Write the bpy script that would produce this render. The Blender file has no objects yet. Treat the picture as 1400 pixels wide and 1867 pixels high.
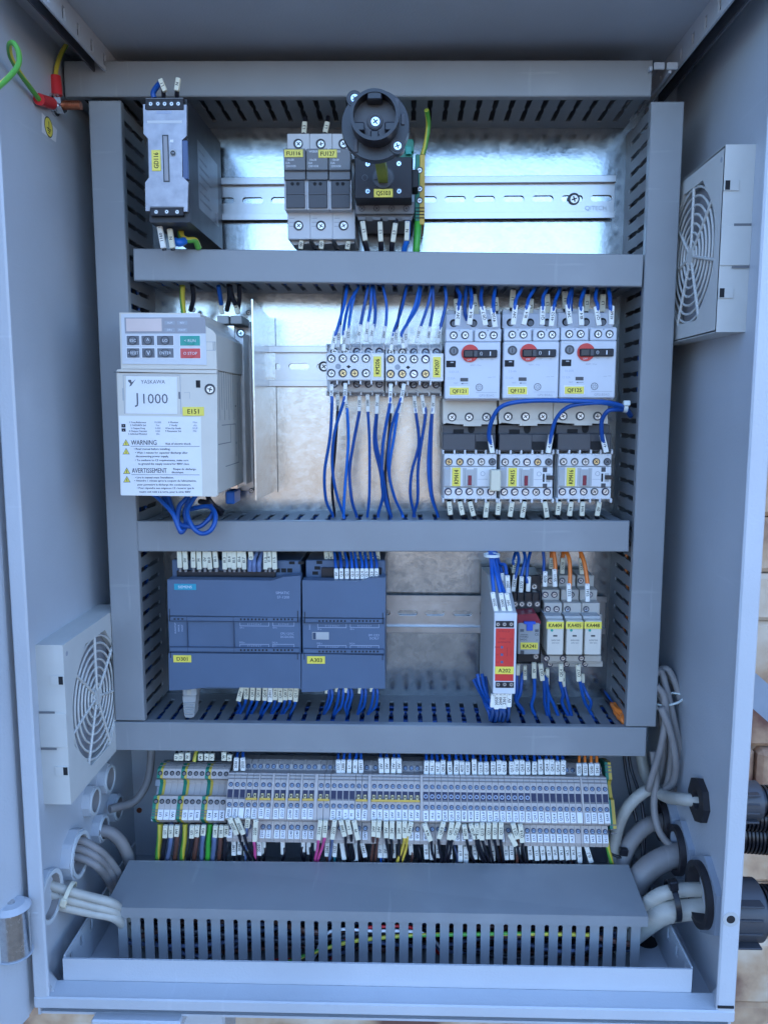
import bpy, math, random
from mathutils import Vector, Matrix
from math import sin, cos, pi, radians, atan, hypot

S = bpy.context.scene
COL = S.collection
# ------------------------------------------------------------------ camera
F, CX, CY, D = 1480.0, 700.0, 933.5, 725.0        # focal length in photo pixels, centre, distance (mm) to the mounting plate
PITCH = atan((933.5 - 742) / hypot(F, 40)); YAW = atan(40 / F); ROLL = 0.0006
FW = Vector((-sin(YAW) * cos(PITCH), cos(YAW) * cos(PITCH), -sin(PITCH)))
r0 = Vector((cos(YAW), sin(YAW), 0)); u0 = r0.cross(FW)
RT = r0 * cos(ROLL) + u0 * sin(ROLL); UP = u0 * cos(ROLL) - r0 * sin(ROLL)
CAMP = Vector((0, -D, 0))
cd = bpy.data.cameras.new('camera'); cam = bpy.data.objects.new('camera', cd); COL.objects.link(cam)
cd.sensor_fit = 'HORIZONTAL'; cd.sensor_width = 36; cd.lens = 36 * F / 1400
cd.clip_start = 0.02; cd.clip_end = 500
M4 = Matrix((RT, UP, -FW)).transposed().to_4x4(); M4.translation = CAMP * 0.001
cam.matrix_world = M4
S.camera = cam
# ------------------------------------------------------------------ sky, sun, exposure
w = bpy.data.worlds.new('World'); S.world = w; w.use_nodes = True
nt = w.node_tree; bg = nt.nodes['Background']
sky = nt.nodes.new('ShaderNodeTexSky'); sky.sky_type = 'NISHITA'; sky.sun_disc = False
SUN_EL, SUN_AZ = radians(38), radians(20)          # sun behind the cabinet, a little to the right
sky.sun_elevation = SUN_EL; sky.sun_rotation = SUN_AZ
sky.air_density = 1.0; sky.dust_density = 0.6; sky.ozone_density = 3.5
tint = nt.nodes.new('ShaderNodeVectorMath'); tint.operation = 'MULTIPLY'; tint.inputs[1].default_value = (0.95, 0.995, 1.075)
nt.links.new(sky.outputs[0], tint.inputs[0]); nt.links.new(tint.outputs[0], bg.inputs[0]); bg.inputs[1].default_value = 0.15
sl = bpy.data.lights.new('sun', 'SUN'); sl.energy = 4.0; sl.angle = radians(0.5); sl.color = (1, 0.93, 0.82)
so = bpy.data.objects.new('sun', sl); COL.objects.link(so)
sd = Vector((sin(SUN_AZ) * cos(SUN_EL), cos(SUN_AZ) * cos(SUN_EL), sin(SUN_EL)))
so.rotation_euler = sd.to_track_quat('Z', 'Y').to_euler()
S.view_settings.view_transform = 'Standard'; S.view_settings.look = 'None'
S.view_settings.exposure = 2.5; S.view_settings.gamma = 1
S.render.engine = 'CYCLES'
random.seed(7)

# ------------------------------------------------------------------ pixel <-> place (mm); points sit at their real distance
def ray(px, py): return FW + RT * ((px - CX) / F) - UP * ((py - CY) / F)
def P(px, py, Y):
    d = ray(px, py); return CAMP + d * ((Y - CAMP.y) / d.y)
def PX(px, py, X):
    d = ray(px, py); return CAMP + d * ((X - CAMP.x) / d.x)
def PZ(px, py, Z):
    d = ray(px, py); return CAMP + d * ((Z - CAMP.z) / d.z)
def SC(px, py, Y):
    v = P(px, py, Y) - CAMP; return F / v.dot(FW)          # pixels per mm there

# ------------------------------------------------------------------ materials
MATS = {}
def mat(name, col, rough=0.5, metal=0.0, var=0.06, nscale=60, bump=0.0, bscale=400, spec=0.5, trans=0.0, coat=0.0, scuff=0.0):
    m = bpy.data.materials.new(name); m.use_nodes = True; n = m.node_tree.nodes; l = m.node_tree.links
    b = n['Principled BSDF']; b.inputs['Roughness'].default_value = rough; b.inputs['Metallic'].default_value = metal
    b.inputs['Specular IOR Level'].default_value = spec
    b.inputs['Transmission Weight'].default_value = trans; b.inputs['Coat Weight'].default_value = coat
    tc = n.new('ShaderNodeTexCoord')
    if var > 0:
        nz = n.new('ShaderNodeTexNoise'); nz.inputs['Scale'].default_value = nscale; nz.inputs['Detail'].default_value = 5
        l.new(tc.outputs['Object'], nz.inputs['Vector'])
        mr = n.new('ShaderNodeMapRange'); mr.inputs['From Min'].default_value = 0.3; mr.inputs['From Max'].default_value = 0.7
        mr.inputs['To Min'].default_value = 1 - var; mr.inputs['To Max'].default_value = 1 + var
        l.new(nz.outputs['Fac'], mr.inputs['Value'])
        mx = n.new('ShaderNodeVectorMath'); mx.operation = 'SCALE'; mx.inputs[0].default_value = col[:3]
        l.new(mr.outputs[0], mx.inputs['Scale']); last = mx.outputs[0]
        if scuff > 0:       # rubbed streaks and dusty patches
            for sc_, lo, hi, k in (((9, 9, 160), .66, .74, scuff), ((120, 9, 9), .68, .75, scuff * .8), ((16, 16, 16), .58, .75, scuff * .6)):
                mp = n.new('ShaderNodeMapping'); mp.inputs['Scale'].default_value = sc_; mp.inputs['Rotation'].default_value = (.1, .2, .05); l.new(tc.outputs['Object'], mp.inputs['Vector'])
                sn = n.new('ShaderNodeTexNoise'); sn.inputs['Scale'].default_value = 1; sn.inputs['Detail'].default_value = 6; l.new(mp.outputs[0], sn.inputs['Vector'])
                r_ = n.new('ShaderNodeMapRange'); r_.inputs['From Min'].default_value = lo; r_.inputs['From Max'].default_value = hi; r_.inputs['To Max'].default_value = k; l.new(sn.outputs['Fac'], r_.inputs['Value'])
                mm = n.new('ShaderNodeMix'); mm.data_type = 'RGBA'; mm.inputs[7].default_value = (min(1, col[0] * 1.7 + .03), min(1, col[1] * 1.65 + .03), min(1, col[2] * 1.6 + .03), 1)
                l.new(r_.outputs[0], mm.inputs[0]); l.new(last, mm.inputs[6]); last = mm.outputs[2]
        l.new(last, b.inputs['Base Color'])
        m2 = n.new('ShaderNodeMapRange'); m2.inputs['To Min'].default_value = max(0.02, rough - 0.07); m2.inputs['To Max'].default_value = min(1, rough + 0.07)
        l.new(nz.outputs['Fac'], m2.inputs['Value']); l.new(m2.outputs[0], b.inputs['Roughness'])
    else:
        b.inputs['Base Color'].default_value = (*col[:3], 1)
    if bump > 0:
        nb = n.new('ShaderNodeTexNoise'); nb.inputs['Scale'].default_value = bscale; nb.inputs['Detail'].default_value = 3
        l.new(tc.outputs['Object'], nb.inputs['Vector'])
        bp = n.new('ShaderNodeBump'); bp.inputs['Strength'].default_value = bump; bp.inputs['Distance'].default_value = 0.0004
        l.new(nb.outputs['Fac'], bp.inputs['Height']); l.new(bp.outputs[0], b.inputs['Normal'])
    MATS[name] = m; return m

mat('cabinet_paint', (0.46, 0.49, 0.53), 0.36, bump=0.5, bscale=600, var=0.06, nscale=9, scuff=.10)
mat('duct_grey', (0.255, 0.27, 0.285), 0.42, var=0.06, nscale=18, bump=0.15, bscale=250, scuff=.30)
mat('duct_inside', (0.20, 0.215, 0.23), 0.55, var=0.05, nscale=25)
mat('fan_grey', (0.56, 0.56, 0.53), 0.5, var=0.03)
mat('beige', (0.62, 0.585, 0.51), 0.45, var=0.03)
mat('pale_grey', (0.58, 0.60, 0.62), 0.42, var=0.03)
mat('contactor_white', (0.68, 0.685, 0.69), 0.42, var=0.03)
mat('breaker_grey', (0.59, 0.615, 0.66), 0.42, var=0.03)
mat('light_grey', (0.42, 0.43, 0.43), 0.5, var=0.04)
mat('mid_grey', (0.17, 0.175, 0.185), 0.5, var=0.05)
mat('dark_grey', (0.055, 0.058, 0.068), 0.45, var=0.06)
mat('black', (0.011, 0.012, 0.018), 0.34, var=0.1)
mat('black_soft', (0.019, 0.020, 0.026), 0.6, var=0.15)
mat('well_shade', (0.07, 0.075, 0.085), 0.6, var=0)
mat('hole', (0.012, 0.012, 0.014), 0.8, var=0)
mat('plc_blue', (0.078, 0.125, 0.205), 0.42, var=0.05, nscale=30)
mat('plc_dark', (0.035, 0.06, 0.11), 0.5, var=0.05)
mat('psu_front', (0.30, 0.30, 0.33), 0.38, metal=0.5, var=0.2, nscale=120)
mat('psu_black', (0.020, 0.022, 0.028), 0.5, var=0.1)
mat('psu_label', (0.07, 0.075, 0.085), 0.4, var=0.1)
mat('navy', (0.06, 0.10, 0.22), 0.4, var=0.05)
mat('steel', (0.62, 0.62, 0.62), 0.25, metal=1.0, var=0.12, nscale=300)
mat('screw_dim', (0.20, 0.24, 0.30), 0.35, metal=0.6, var=0.4, nscale=300)
mat('screw_metal', (0.55, 0.55, 0.54), 0.38, metal=0.95, var=0.25, nscale=500)
mat('zinc_blue', (0.55, 0.65, 0.78), 0.22, metal=1.0, var=0.15, nscale=300)
mat('brass', (0.55, 0.42, 0.22), 0.35, metal=0.9, var=0.2, nscale=300)
mat('copper', (0.42, 0.14, 0.07), 0.35, metal=0.8, var=0.2, nscale=300)
mat('rail_steel', (0.44, 0.46, 0.48), 0.34, metal=1.0, var=0.08, nscale=80, bump=0.1, bscale=500)
mat('wire_blue', (0.008, 0.085, 0.36), 0.38, var=0.08)
mat('wire_blue_b', (0.012, 0.10, 0.42), 0.33, var=0.08)
mat('wire_blue_c', (0.006, 0.065, 0.29), 0.42, var=0.08)
mat('wire_bright', (0.015, 0.16, 0.62), 0.35, var=0.05)
mat('wire_black', (0.012, 0.012, 0.02), 0.4, var=0.1)
mat('wire_orange', (0.78, 0.20, 0.03), 0.4, var=0.05)
mat('wire_brown', (0.13, 0.055, 0.04), 0.4, var=0.1)
mat('wire_slate', (0.13, 0.18, 0.32), 0.45, var=0.1)
mat('wire_pink', (0.75, 0.10, 0.33), 0.4, var=0.05)
mat('wire_yellow', (0.80, 0.58, 0.08), 0.4, var=0.05)
mat('wire_green', (0.06, 0.42, 0.05), 0.4, var=0.05)
mat('wire_teal', (0.02, 0.25, 0.30), 0.4, var=0.05)
mat('cable_grey', (0.25, 0.235, 0.23), 0.5, var=0.15, nscale=40, scuff=.25)
mat('cable_white', (0.40, 0.39, 0.35), 0.45, var=0.22, nscale=35, scuff=.3)
mat('marker', (0.72, 0.69, 0.54), 0.5, var=0.05, nscale=90)
mat('marker_white', (0.78, 0.78, 0.73), 0.5, var=0.04)
mat('ink', (0.015, 0.015, 0.02), 0.6, var=0)
mat('ink_grey', (0.10, 0.105, 0.12), 0.6, var=0)
mat('ink_faint', (0.33, 0.35, 0.39), 0.6, var=0)
mat('ink_pale', (0.36, 0.42, 0.55), 0.5, var=0)
mat('ink_white', (0.75, 0.77, 0.8), 0.5, var=0)
mat('yellow_tag', (0.80, 0.68, 0.10), 0.4, var=0.04)
mat('white_paper', (0.76, 0.76, 0.77), 0.4, var=0.03)
mat('red', (0.62, 0.025, 0.03), 0.4, var=0.05)
mat('relay_red', (0.60, 0.035, 0.03), 0.42, var=0.08)
mat('dark_red', (0.22, 0.01, 0.03), 0.4, var=0.08)
mat('run_green', (0.02, 0.32, 0.26), 0.4, var=0.03)
mat('stop_red', (0.62, 0.07, 0.07), 0.4, var=0.03)
mat('lcd', (0.62, 0.50, 0.47), 0.25, var=0.04)
mat('key_grey', (0.14, 0.15, 0.17), 0.45, var=0.05)
mat('panel_grey', (0.30, 0.30, 0.32), 0.45, var=0.03)
mat('pe_green', (0.01, 0.20, 0.13), 0.45, var=0.05)
mat('pe_yellow', (0.60, 0.42, 0.06), 0.45, var=0.05)
mat('olive', (0.22, 0.26, 0.03), 0.4, var=0.1)
mat('teal_blue', (0.02, 0.30, 0.42), 0.4, var=0)
mat('term_grey', (0.47, 0.42, 0.385), 0.55, var=0.05)
mat('term_dark', (0.16, 0.15, 0.15), 0.55, var=0.1)
mat('term_slot', (0.02, 0.022, 0.06), 0.6, var=0)
mat('jumper', (0.60, 0.38, 0.05), 0.4, var=0.05)
mat('socket_beige', (0.48, 0.45, 0.40), 0.5, var=0.04)
mat('relay_clear', (0.34, 0.35, 0.35), 0.2, var=0.05)
mat('clip_blue', (0.02, 0.10, 0.55), 0.4, var=0)
mat('tie_white', (0.62, 0.68, 0.66), 0.35, var=0.03)
mat('gland_black', (0.018, 0.016, 0.02), 0.5, var=0.15)
mat('gland_grey', (0.28, 0.32, 0.38), 0.5, var=0.05)
mat('gland_pale', (0.56, 0.60, 0.62), 0.45, var=0.04)
mat('boot_grey', (0.36, 0.37, 0.37), 0.45, var=0.05)
mat('plug_cream', (0.66, 0.62, 0.48), 0.5, var=0.03)

def galvanised():
    m = bpy.data.materials.new('galvanised_steel'); m.use_nodes = True; n = m.node_tree.nodes; l = m.node_tree.links
    b = n['Principled BSDF']; b.inputs['Metallic'].default_value = 1.0
    tc = n.new('ShaderNodeTexCoord')
    v = n.new('ShaderNodeTexVoronoi'); v.inputs['Scale'].default_value = 230; v.inputs['Randomness'].default_value = 1
    nz = n.new('ShaderNodeTexNoise'); nz.inputs['Scale'].default_value = 22; nz.inputs['Detail'].default_value = 8; nz.inputs['Roughness'].default_value = 0.65
    st = n.new('ShaderNodeTexNoise'); st.inputs['Scale'].default_value = 1.0; st.inputs['Detail'].default_value = 4
    mp = n.new('ShaderNodeMapping'); mp.inputs['Scale'].default_value = (8, 8, 500)
    l.new(tc.outputs['Object'], mp.inputs['Vector']); l.new(mp.outputs[0], st.inputs['Vector'])
    l.new(tc.outputs['Object'], v.inputs['Vector']); l.new(tc.outputs['Object'], nz.inputs['Vector'])
    ad = n.new('ShaderNodeMath'); ad.operation = 'MULTIPLY_ADD'
    sep = n.new('ShaderNodeSeparateColor'); l.new(v.outputs['Color'], sep.inputs[0])
    l.new(sep.outputs[0], ad.inputs[0]); ad.inputs[1].default_value = 0.20; l.new(nz.outputs['Fac'], ad.inputs[2])
    cr = n.new('ShaderNodeValToRGB'); cr.color_ramp.elements[0].position = 0.35; cr.color_ramp.elements[0].color = (0.36, 0.41, 0.45, 1)
    cr.color_ramp.elements[1].position = 0.95; cr.color_ramp.elements[1].color = (0.57, 0.63, 0.67, 1)
    l.new(ad.outputs[0], cr.inputs[0]); l.new(cr.outputs[0], b.inputs['Base Color'])
    mr = n.new('ShaderNodeMapRange'); mr.inputs['From Min'].default_value = 0.3; mr.inputs['From Max'].default_value = 1.0
    mr.inputs['To Min'].default_value = 0.15; mr.inputs['To Max'].default_value = 0.30
    l.new(ad.outputs[0], mr.inputs['Value']); l.new(mr.outputs[0], b.inputs['Roughness'])
    bp = n.new('ShaderNodeBump'); bp.inputs['Strength'].default_value = 0.22; bp.inputs['Distance'].default_value = 0.00025
    m2 = n.new('ShaderNodeMath'); m2.operation = 'ADD'
    fz = n.new('ShaderNodeTexNoise'); fz.inputs['Scale'].default_value = 350; l.new(tc.outputs['Object'], fz.inputs['Vector'])
    l.new(fz.outputs['Fac'], m2.inputs[0]); l.new(nz.outputs['Fac'], m2.inputs[1])
    l.new(m2.outputs[0], bp.inputs['Height']); l.new(bp.outputs[0], b.inputs['Normal'])
    MATS['galv'] = m
galvanised()

def striped(name, c1, c2, freq=0.5):
    # two-colour insulation: the stripe runs round the wire by its normal direction
    m = mat(name, c1, 0.4, var=0); n = m.node_tree.nodes; l = m.node_tree.links; b = n['Principled BSDF']
    uv = n.new('ShaderNodeUVMap'); sx = n.new('ShaderNodeSeparateXYZ'); l.new(uv.outputs[0], sx.inputs[0])
    ma = n.new('ShaderNodeMath'); ma.operation = 'MULTIPLY_ADD'; l.new(sx.outputs[1], ma.inputs[0]); ma.inputs[1].default_value = 6.0; l.new(sx.outputs[0], ma.inputs[2])
    fr = n.new('ShaderNodeMath'); fr.operation = 'FRACT'; l.new(ma.outputs[0], fr.inputs[0])
    gt = n.new('ShaderNodeMath'); gt.operation = 'GREATER_THAN'; l.new(fr.outputs[0], gt.inputs[0]); gt.inputs[1].default_value = freq
    mx = n.new('ShaderNodeMix'); mx.data_type = 'RGBA'; mx.inputs[6].default_value = (*c1, 1); mx.inputs[7].default_value = (*c2, 1)
    l.new(gt.outputs[0], mx.inputs[0]); l.new(mx.outputs[2], b.inputs['Base Color'])
striped('wire_gy', (0.10, 0.34, 0.05), (0.62, 0.52, 0.06), 0.5)

# ------------------------------------------------------------------ text templates
TXT = {}
def text_mesh(s):
    if s in TXT: return TXT[s]
    c = bpy.data.curves.new('t', 'FONT'); c.body = s; c.size = 1; c.resolution_u = 2
    o = bpy.data.objects.new('t', c); COL.objects.link(o)
    dg = bpy.context.evaluated_depsgraph_get(); dg.update()
    me = o.evaluated_get(dg).to_mesh()
    vs = [(v.co.x, v.co.y) for v in me.vertices]; fs = [tuple(p.vertices) for p in me.polygons]
    o.evaluated_get(dg).to_mesh_clear(); bpy.data.objects.remove(o); bpy.data.curves.remove(c)
    if vs:
        x0 = min(v[0] for v in vs); x1 = max(v[0] for v in vs)
    else: x0 = x1 = 0
    vs = [(x - (x0 + x1) / 2, y - 0.35) for x, y in vs]
    TXT[s] = (vs, fs, x1 - x0); return TXT[s]

# ------------------------------------------------------------------ mesh builder, all numbers in millimetres
class MB:
    def __init__(s, m='pale_grey', org=(0, 0, 0)):
        s.v = []; s.f = []; s.mi = []; s.sm = []; s.uv = {}; s.mats = []; s.use(m); s.o = Vector(org); s.T = None
    def use(s, m):
        if m not in s.mats: s.mats.append(m)
        s.cm = s.mats.index(m); return s
    def add(s, vs, fs, smooth=False, m=None):
        if m: s.use(m)
        b = len(s.v)
        if s.T is not None: vs = [s.T @ Vector(v) for v in vs]
        s.v += [Vector(v) - s.o for v in vs]
        for f in fs: s.f.append([b + i for i in f]); s.mi.append(s.cm); s.sm.append(smooth)
        return s
    def box(s, x0, x1, y0, y1, z0, z1, b=0.0, m=None):
        if x0 > x1: x0, x1 = x1, x0
        if y0 > y1: y0, y1 = y1, y0
        if z0 > z1: z0, z1 = z1, z0
        if b <= 0:
            vs = [(x, y, z) for x in (x0, x1) for y in (y0, y1) for z in (z0, z1)]
            fs = [(0, 1, 3, 2), (4, 6, 7, 5), (0, 4, 5, 1), (2, 3, 7, 6), (0, 2, 6, 4), (1, 5, 7, 3)]
            return s.add(vs, fs, m=m)
        b = min(b, (x1 - x0) * .45, (y1 - y0) * .45, (z1 - z0) * .45)
        c = ((x0, x1), (y0, y1), (z0, z1)); vs = []; idx = {}
        for i in (0, 1):
            for j in (0, 1):
                for k in (0, 1):
                    for a in range(3):
                        q = [c[0][i], c[1][j], c[2][k]]
                        for t, e in enumerate((i, j, k)):
                            if t != a: q[t] += b if e == 0 else -b
                        idx[(i, j, k, a)] = len(vs); vs.append(q)
        fs = []
        for a in range(3):
            o = [t for t in range(3) if t != a]
            for e in (0, 1):
                loop = []
                for (p, q) in ((0, 0), (1, 0), (1, 1), (0, 1)):
                    t = [0, 0, 0]; t[a] = e; t[o[0]] = p; t[o[1]] = q; loop.append(idx[(t[0], t[1], t[2], a)])
                if (e == 1) != (a != 1): loop.reverse()
                fs.append(loop)
        for a in range(3):      # edges along axis a
            o = [t for t in range(3) if t != a]
            for p in (0, 1):
                for q in (0, 1):
                    def id_(e, ax):
                        t = [0, 0, 0]; t[a] = e; t[o[0]] = p; t[o[1]] = q; return idx[(t[0], t[1], t[2], ax)]
                    fs.append([id_(0, o[0]), id_(1, o[0]), id_(1, o[1]), id_(0, o[1])])
        for i in (0, 1):
            for j in (0, 1):
                for k in (0, 1): fs.append([idx[(i, j, k, a)] for a in range(3)])
        s.fix = True
        return s.add(vs, fs, m=m)
    def prism(s, poly, ax, a, b, m=None):
        # poly: 2-D outline in the two other axes (xy, xz or yz order), extruded along ax from a to b
        def pt(p, t):
            return (t, p[0], p[1]) if ax == 'x' else ((p[0], t, p[1]) if ax == 'y' else (p[0], p[1], t))
        n = len(poly); vs = [pt(p, a) for p in poly] + [pt(p, b) for p in poly]
        fs = [list(range(n))[::-1], list(range(n, 2 * n))] + [[i, (i + 1) % n, n + (i + 1) % n, n + i] for i in range(n)]
        s.fix = True
        return s.add(vs, fs, m=m)
    def hull(s, q0, q1, m=None):
        # solid between two matching loops of 3-D points
        n = len(q0); fs = [list(range(n))[::-1], list(range(n, 2 * n))] + [[i, (i + 1) % n, n + (i + 1) % n, n + i] for i in range(n)]
        s.fix = True
        return s.add(list(q0) + list(q1), fs, m=m)
    def cyl(s, p0, p1, r, r1=None, n=16, caps=True, m=None, smooth=True):
        p0, p1 = Vector(p0), Vector(p1); r1 = r if r1 is None else r1
        d = (p1 - p0).normalized(); a = d.orthogonal().normalized(); b = d.cross(a)
        ca = [a * cos(2 * pi * i / n) + b * sin(2 * pi * i / n) for i in range(n)]
        v0 = [p0 + c * r for c in ca]; v1 = [p1 + c * r1 for c in ca]
        s.add(v0 + v1, [[i, (i + 1) % n, n + (i + 1) % n, n + i] for i in range(n)], smooth, m)
        if caps:
            s.add(v0, [list(range(n))[::-1]]); s.add(v1, [list(range(n))])
        return s
    def annulus(s, p0, p1, ro, ri, n=24, m=None, nout=None):
        # a ring with thickness from p0 to p1; nout = number of outer corners (hex nut)
        p0, p1 = Vector(p0), Vector(p1); d = (p1 - p0).normalized()
        a = Vector((0, 0, 1)) if abs(d.z) < .9 else Vector((1, 0, 0)); a = (a - d * a.dot(d)).normalized(); b = d.cross(a)
        def ro_(t):
            if not nout: return ro
            k = 2 * pi / nout; ph = (t % k) - k / 2; return ro * cos(k / 2) / cos(ph)
        ang = [2 * pi * i / n for i in range(n)]
        def ringp(c, f): return [c + (a * cos(t) + b * sin(t)) * (f(t) if callable(f) else f) for t in ang]
        O0, O1, I0, I1 = ringp(p0, ro_), ringp(p1, ro_), ringp(p0, ri), ringp(p1, ri)
        def q(A, B, sm): s.add(A + B, [[i, (i + 1) % n, n + (i + 1) % n, n + i] for i in range(n)], sm)
        if m: s.use(m)
        q(O0, O1, nout is None); q(I1, I0, True); q(O1, I1, False); q(I0, O0, False); return s
    def tube(s, pts, r, n=8, m=None, sub=5, caps=True):
        if m: s.use(m)
        pts = [Vector(p) for p in pts]
        path = catmull(pts, sub) if len(pts) > 2 else pts
        rings = []; a = None; L = 0; us = []
        for i, p in enumerate(path):
            t = (path[min(i + 1, len(path) - 1)] - path[max(i - 1, 0)])
            if t.length < 1e-6: t = Vector((0, 0, 1))
            t.normalize()
            a = t.orthogonal().normalized() if a is None else (a - t * a.dot(t)).normalized()
            b = t.cross(a); rr = r[min(i, len(r) - 1)] if isinstance(r, list) else r
            rings += [p + (a * cos(2 * pi * k / n) + b * sin(2 * pi * k / n)) * rr for k in range(n)]
            if i: L += (path[i] - path[i - 1]).length
            us.append(L)
        base = len(s.f); fs = []
        for i in range(len(path) - 1):
            for k in range(n):
                fs.append([i * n + k, i * n + (k + 1) % n, (i + 1) * n + (k + 1) % n, (i + 1) * n + k])
                s.uv[base + len(fs) - 1] = [(k / n, us[i] * .001), ((k + 1) / n, us[i] * .001), ((k + 1) / n, us[i + 1] * .001), (k / n, us[i + 1] * .001)]
        s.add(rings, fs, True)
        if caps:
            s.add(rings[:n], [list(range(n))[::-1]]); s.add(rings[-n:], [list(range(n))])
        return s
    def text(s, t, x, y, z, h, m='ink', rot=0, face='-y', wid=None, bold=0, flip=False):
        # flat lettering lying just on a surface; h = cap height in mm; centred on x, z
        vs, fs, W = text_mesh(t)
        if not vs: return s
        k = h / 0.70; kx = k
        if wid and W * k > wid: kx = wid / W
        ca, sa = cos(radians(rot)), sin(radians(rot)); out = []
        for dx in ([0] if not bold else [-bold, bold]):
            out = []
            for (a, b) in vs:
                a, b = a * kx + dx, b * k; a, b = a * ca - b * sa, a * sa + b * ca
                if face == '-y': out.append((x + a, y, z + b))
                elif face == '+x': out.append((y, x + a, z + b))        # x = along Y, y = X position
                else: out.append((y, x - a, z + b))
            s.add(out, fs, m=m)
        return s
    def quad(s, pts, m=None): return s.add(pts, [list(range(len(pts)))], m=m)
    def build(s, name, parent=None, loc=None, rot=None):
        me = bpy.data.meshes.new(name)
        me.from_pydata([tuple(v * 0.001) for v in s.v], [], s.f)
        for m in s.mats: me.materials.append(MATS[m])
        me.polygons.foreach_set('material_index', s.mi); me.polygons.foreach_set('use_smooth', s.sm)
        if s.uv:
            ul = me.uv_layers.new(name='UVMap')
            for fi, q in s.uv.items():
                p = me.polygons[fi]
                for li, c in zip(p.loop_indices, q): ul.data[li].uv = c
        me.update(); me.validate()
        if getattr(s, 'fix', False):
            import bmesh
            bm = bmesh.new(); bm.from_mesh(me); bmesh.ops.recalc_face_normals(bm, faces=bm.faces); bm.to_mesh(me); bm.free()
        o = bpy.data.objects.new(name, me); COL.objects.link(o)
        if parent: o.parent = parent
        if loc is not None: o.location = Vector(loc) * 0.001
        if rot is not None: o.rotation_euler = rot
        return o
def catmull(p, sub):
    out = []
    q = [p[0] * 2 - p[1]] + list(p) + [p[-1] * 2 - p[-2]]
    for i in range(1, len(q) - 2):
        a, b, c, d = q[i - 1:i + 3]
        for k in range(sub):
            t = k / sub
            out.append(0.5 * ((2 * b) + (c - a) * t + (2 * a - 5 * b + 4 * c - d) * t * t + (3 * b - a - 3 * c + d) * t ** 3))
    out.append(p[-1]); return out
def tag(o, label=None, cat=None, group=None, kind=None):
    if label: o['label'] = label
    if cat: o['category'] = cat
    if group: o['group'] = group
    if kind: o['kind'] = kind
    return o
def thing(name, label, cat, loc=(0, 0, 0), group=None, rot=None):
    o = bpy.data.objects.new(name, None); COL.objects.link(o); o.location = Vector(loc) * 0.001; o.empty_display_size = 0.01
    if rot is not None: o.rotation_euler = rot
    return tag(o, label, cat, group)
def inst(proto, parent=None, loc=(0, 0, 0), scale=1.0, rot=None, name=None):
    o = proto.copy(); COL.objects.link(o); o.parent = parent; o.location = Vector(loc) * 0.001; o.scale = (scale,) * 3 if not isinstance(scale, tuple) else scale
    if rot is not None: o.rotation_euler = rot
    if name: o.name = name
    return o
def copy_tree(o, parent=None):
    c = o.copy(); COL.objects.link(c); c.parent = parent
    for ch in list(o.children): copy_tree(ch, c)
    return c

# screw meshes (shared data): terminal screw over dark discs painted as recess shade, facing -y, radius 1 mm
def screw_mesh(name, head, well_shade='well_shade', cross='ink', slot=False):
    b = MB(well_shade); b.annulus((0, 0.0, 0), (0, -0.16, 0), 1.0, 0.86, n=20, m=well_shade)
    b.cyl((0, 0, 0), (0, -0.05, 0), 0.95, n=20, m=well_shade)
    b.cyl((0.05, 0, -0.06), (0.05, -0.12, -0.06), 0.72, 0.66, n=20, m=head)
    b.use(cross)
    b.box(-0.42, 0.52, -0.135, -0.12, -0.16, 0.04)
    if not slot: b.box(-0.05, 0.15, -0.138, -0.12, -0.52, 0.42)
    o = b.build(name); me = o.data; bpy.data.objects.remove(o); return me
SCR = {'silver': screw_mesh('screw', 'screw_metal'), 'blue': screw_mesh('screw', 'zinc_blue'),
       'slot': screw_mesh('screw', 'screw_metal', 'term_slot', 'ink', True), 'brass': screw_mesh('screw', 'brass'),
       'dark': screw_mesh('screw', 'mid_grey'), 'dim': screw_mesh('screw', 'screw_dim', 'term_slot', 'ink', True)}
def screw(parent, x, y, z, r, kind='silver', name='screw', rot=None):
    o = bpy.data.objects.new(name, SCR[kind]); COL.objects.link(o); o.parent = parent
    o.location = Vector((x, y, z)) * 0.001; o.scale = (r, r, r)
    o.rotation_euler = (0, random.uniform(-.9, .9) if rot is None else rot, 0); return o
# ================================================================== ground and what stands behind
GZ = -1050.0
def ground():
    b = MB('soil'); n = 24; R = 120000.0
    b.add([(-R, -R, GZ), (R, -R, GZ), (R, R, GZ), (-R, R, GZ)], [(0, 1, 2, 3)])
    o = b.build('ground'); tag(o, kind='structure')
def soil_mat():
    m = mat('soil', (0.25, 0.18, 0.12), 0.95, var=0.35, nscale=3, bump=0.8, bscale=30)
    n = m.node_tree.nodes; l = m.node_tree.links
    for x in n:
        if x.type == 'BUMP': x.inputs['Distance'].default_value = 0.01
soil_mat(); ground()
def unseen_ridge():
    # unseen ridge added behind the camera to shape what the steel plate mirrors
    mat('unseen_ridge_grey', (0.185, 0.18, 0.17), 0.95, var=0.4, nscale=0.12)
    b = MB('unseen_ridge_grey'); rnd = random.Random(5); n = 60; top = []; base = []
    for i in range(n + 1):
        a = radians(-100 + 200 * i / n); R = 60000
        h = 6200 + 900 * sin(i * .45) + 500 * sin(i * 1.3 + 1) + rnd.uniform(-250, 250)
        base.append((R * sin(a), -R * cos(a) - 725, GZ + 8)); top.append(((R + 9000) * sin(a), -(R + 9000) * cos(a) - 725, GZ + h + 700))
    back = [(x * 1.25, y * 1.25, GZ + 8) for x, y, z in top]
    vs = base + top + back; m = n + 1
    fs = [[i, i + 1, m + i + 1, m + i] for i in range(n)] + [[m + i, m + i + 1, 2 * m + i + 1, 2 * m + i] for i in range(n)]
    b.fix = True; b.add(vs, fs, True); o = b.build('unseen_ridge'); tag(o, kind='structure')
unseen_ridge()

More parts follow.
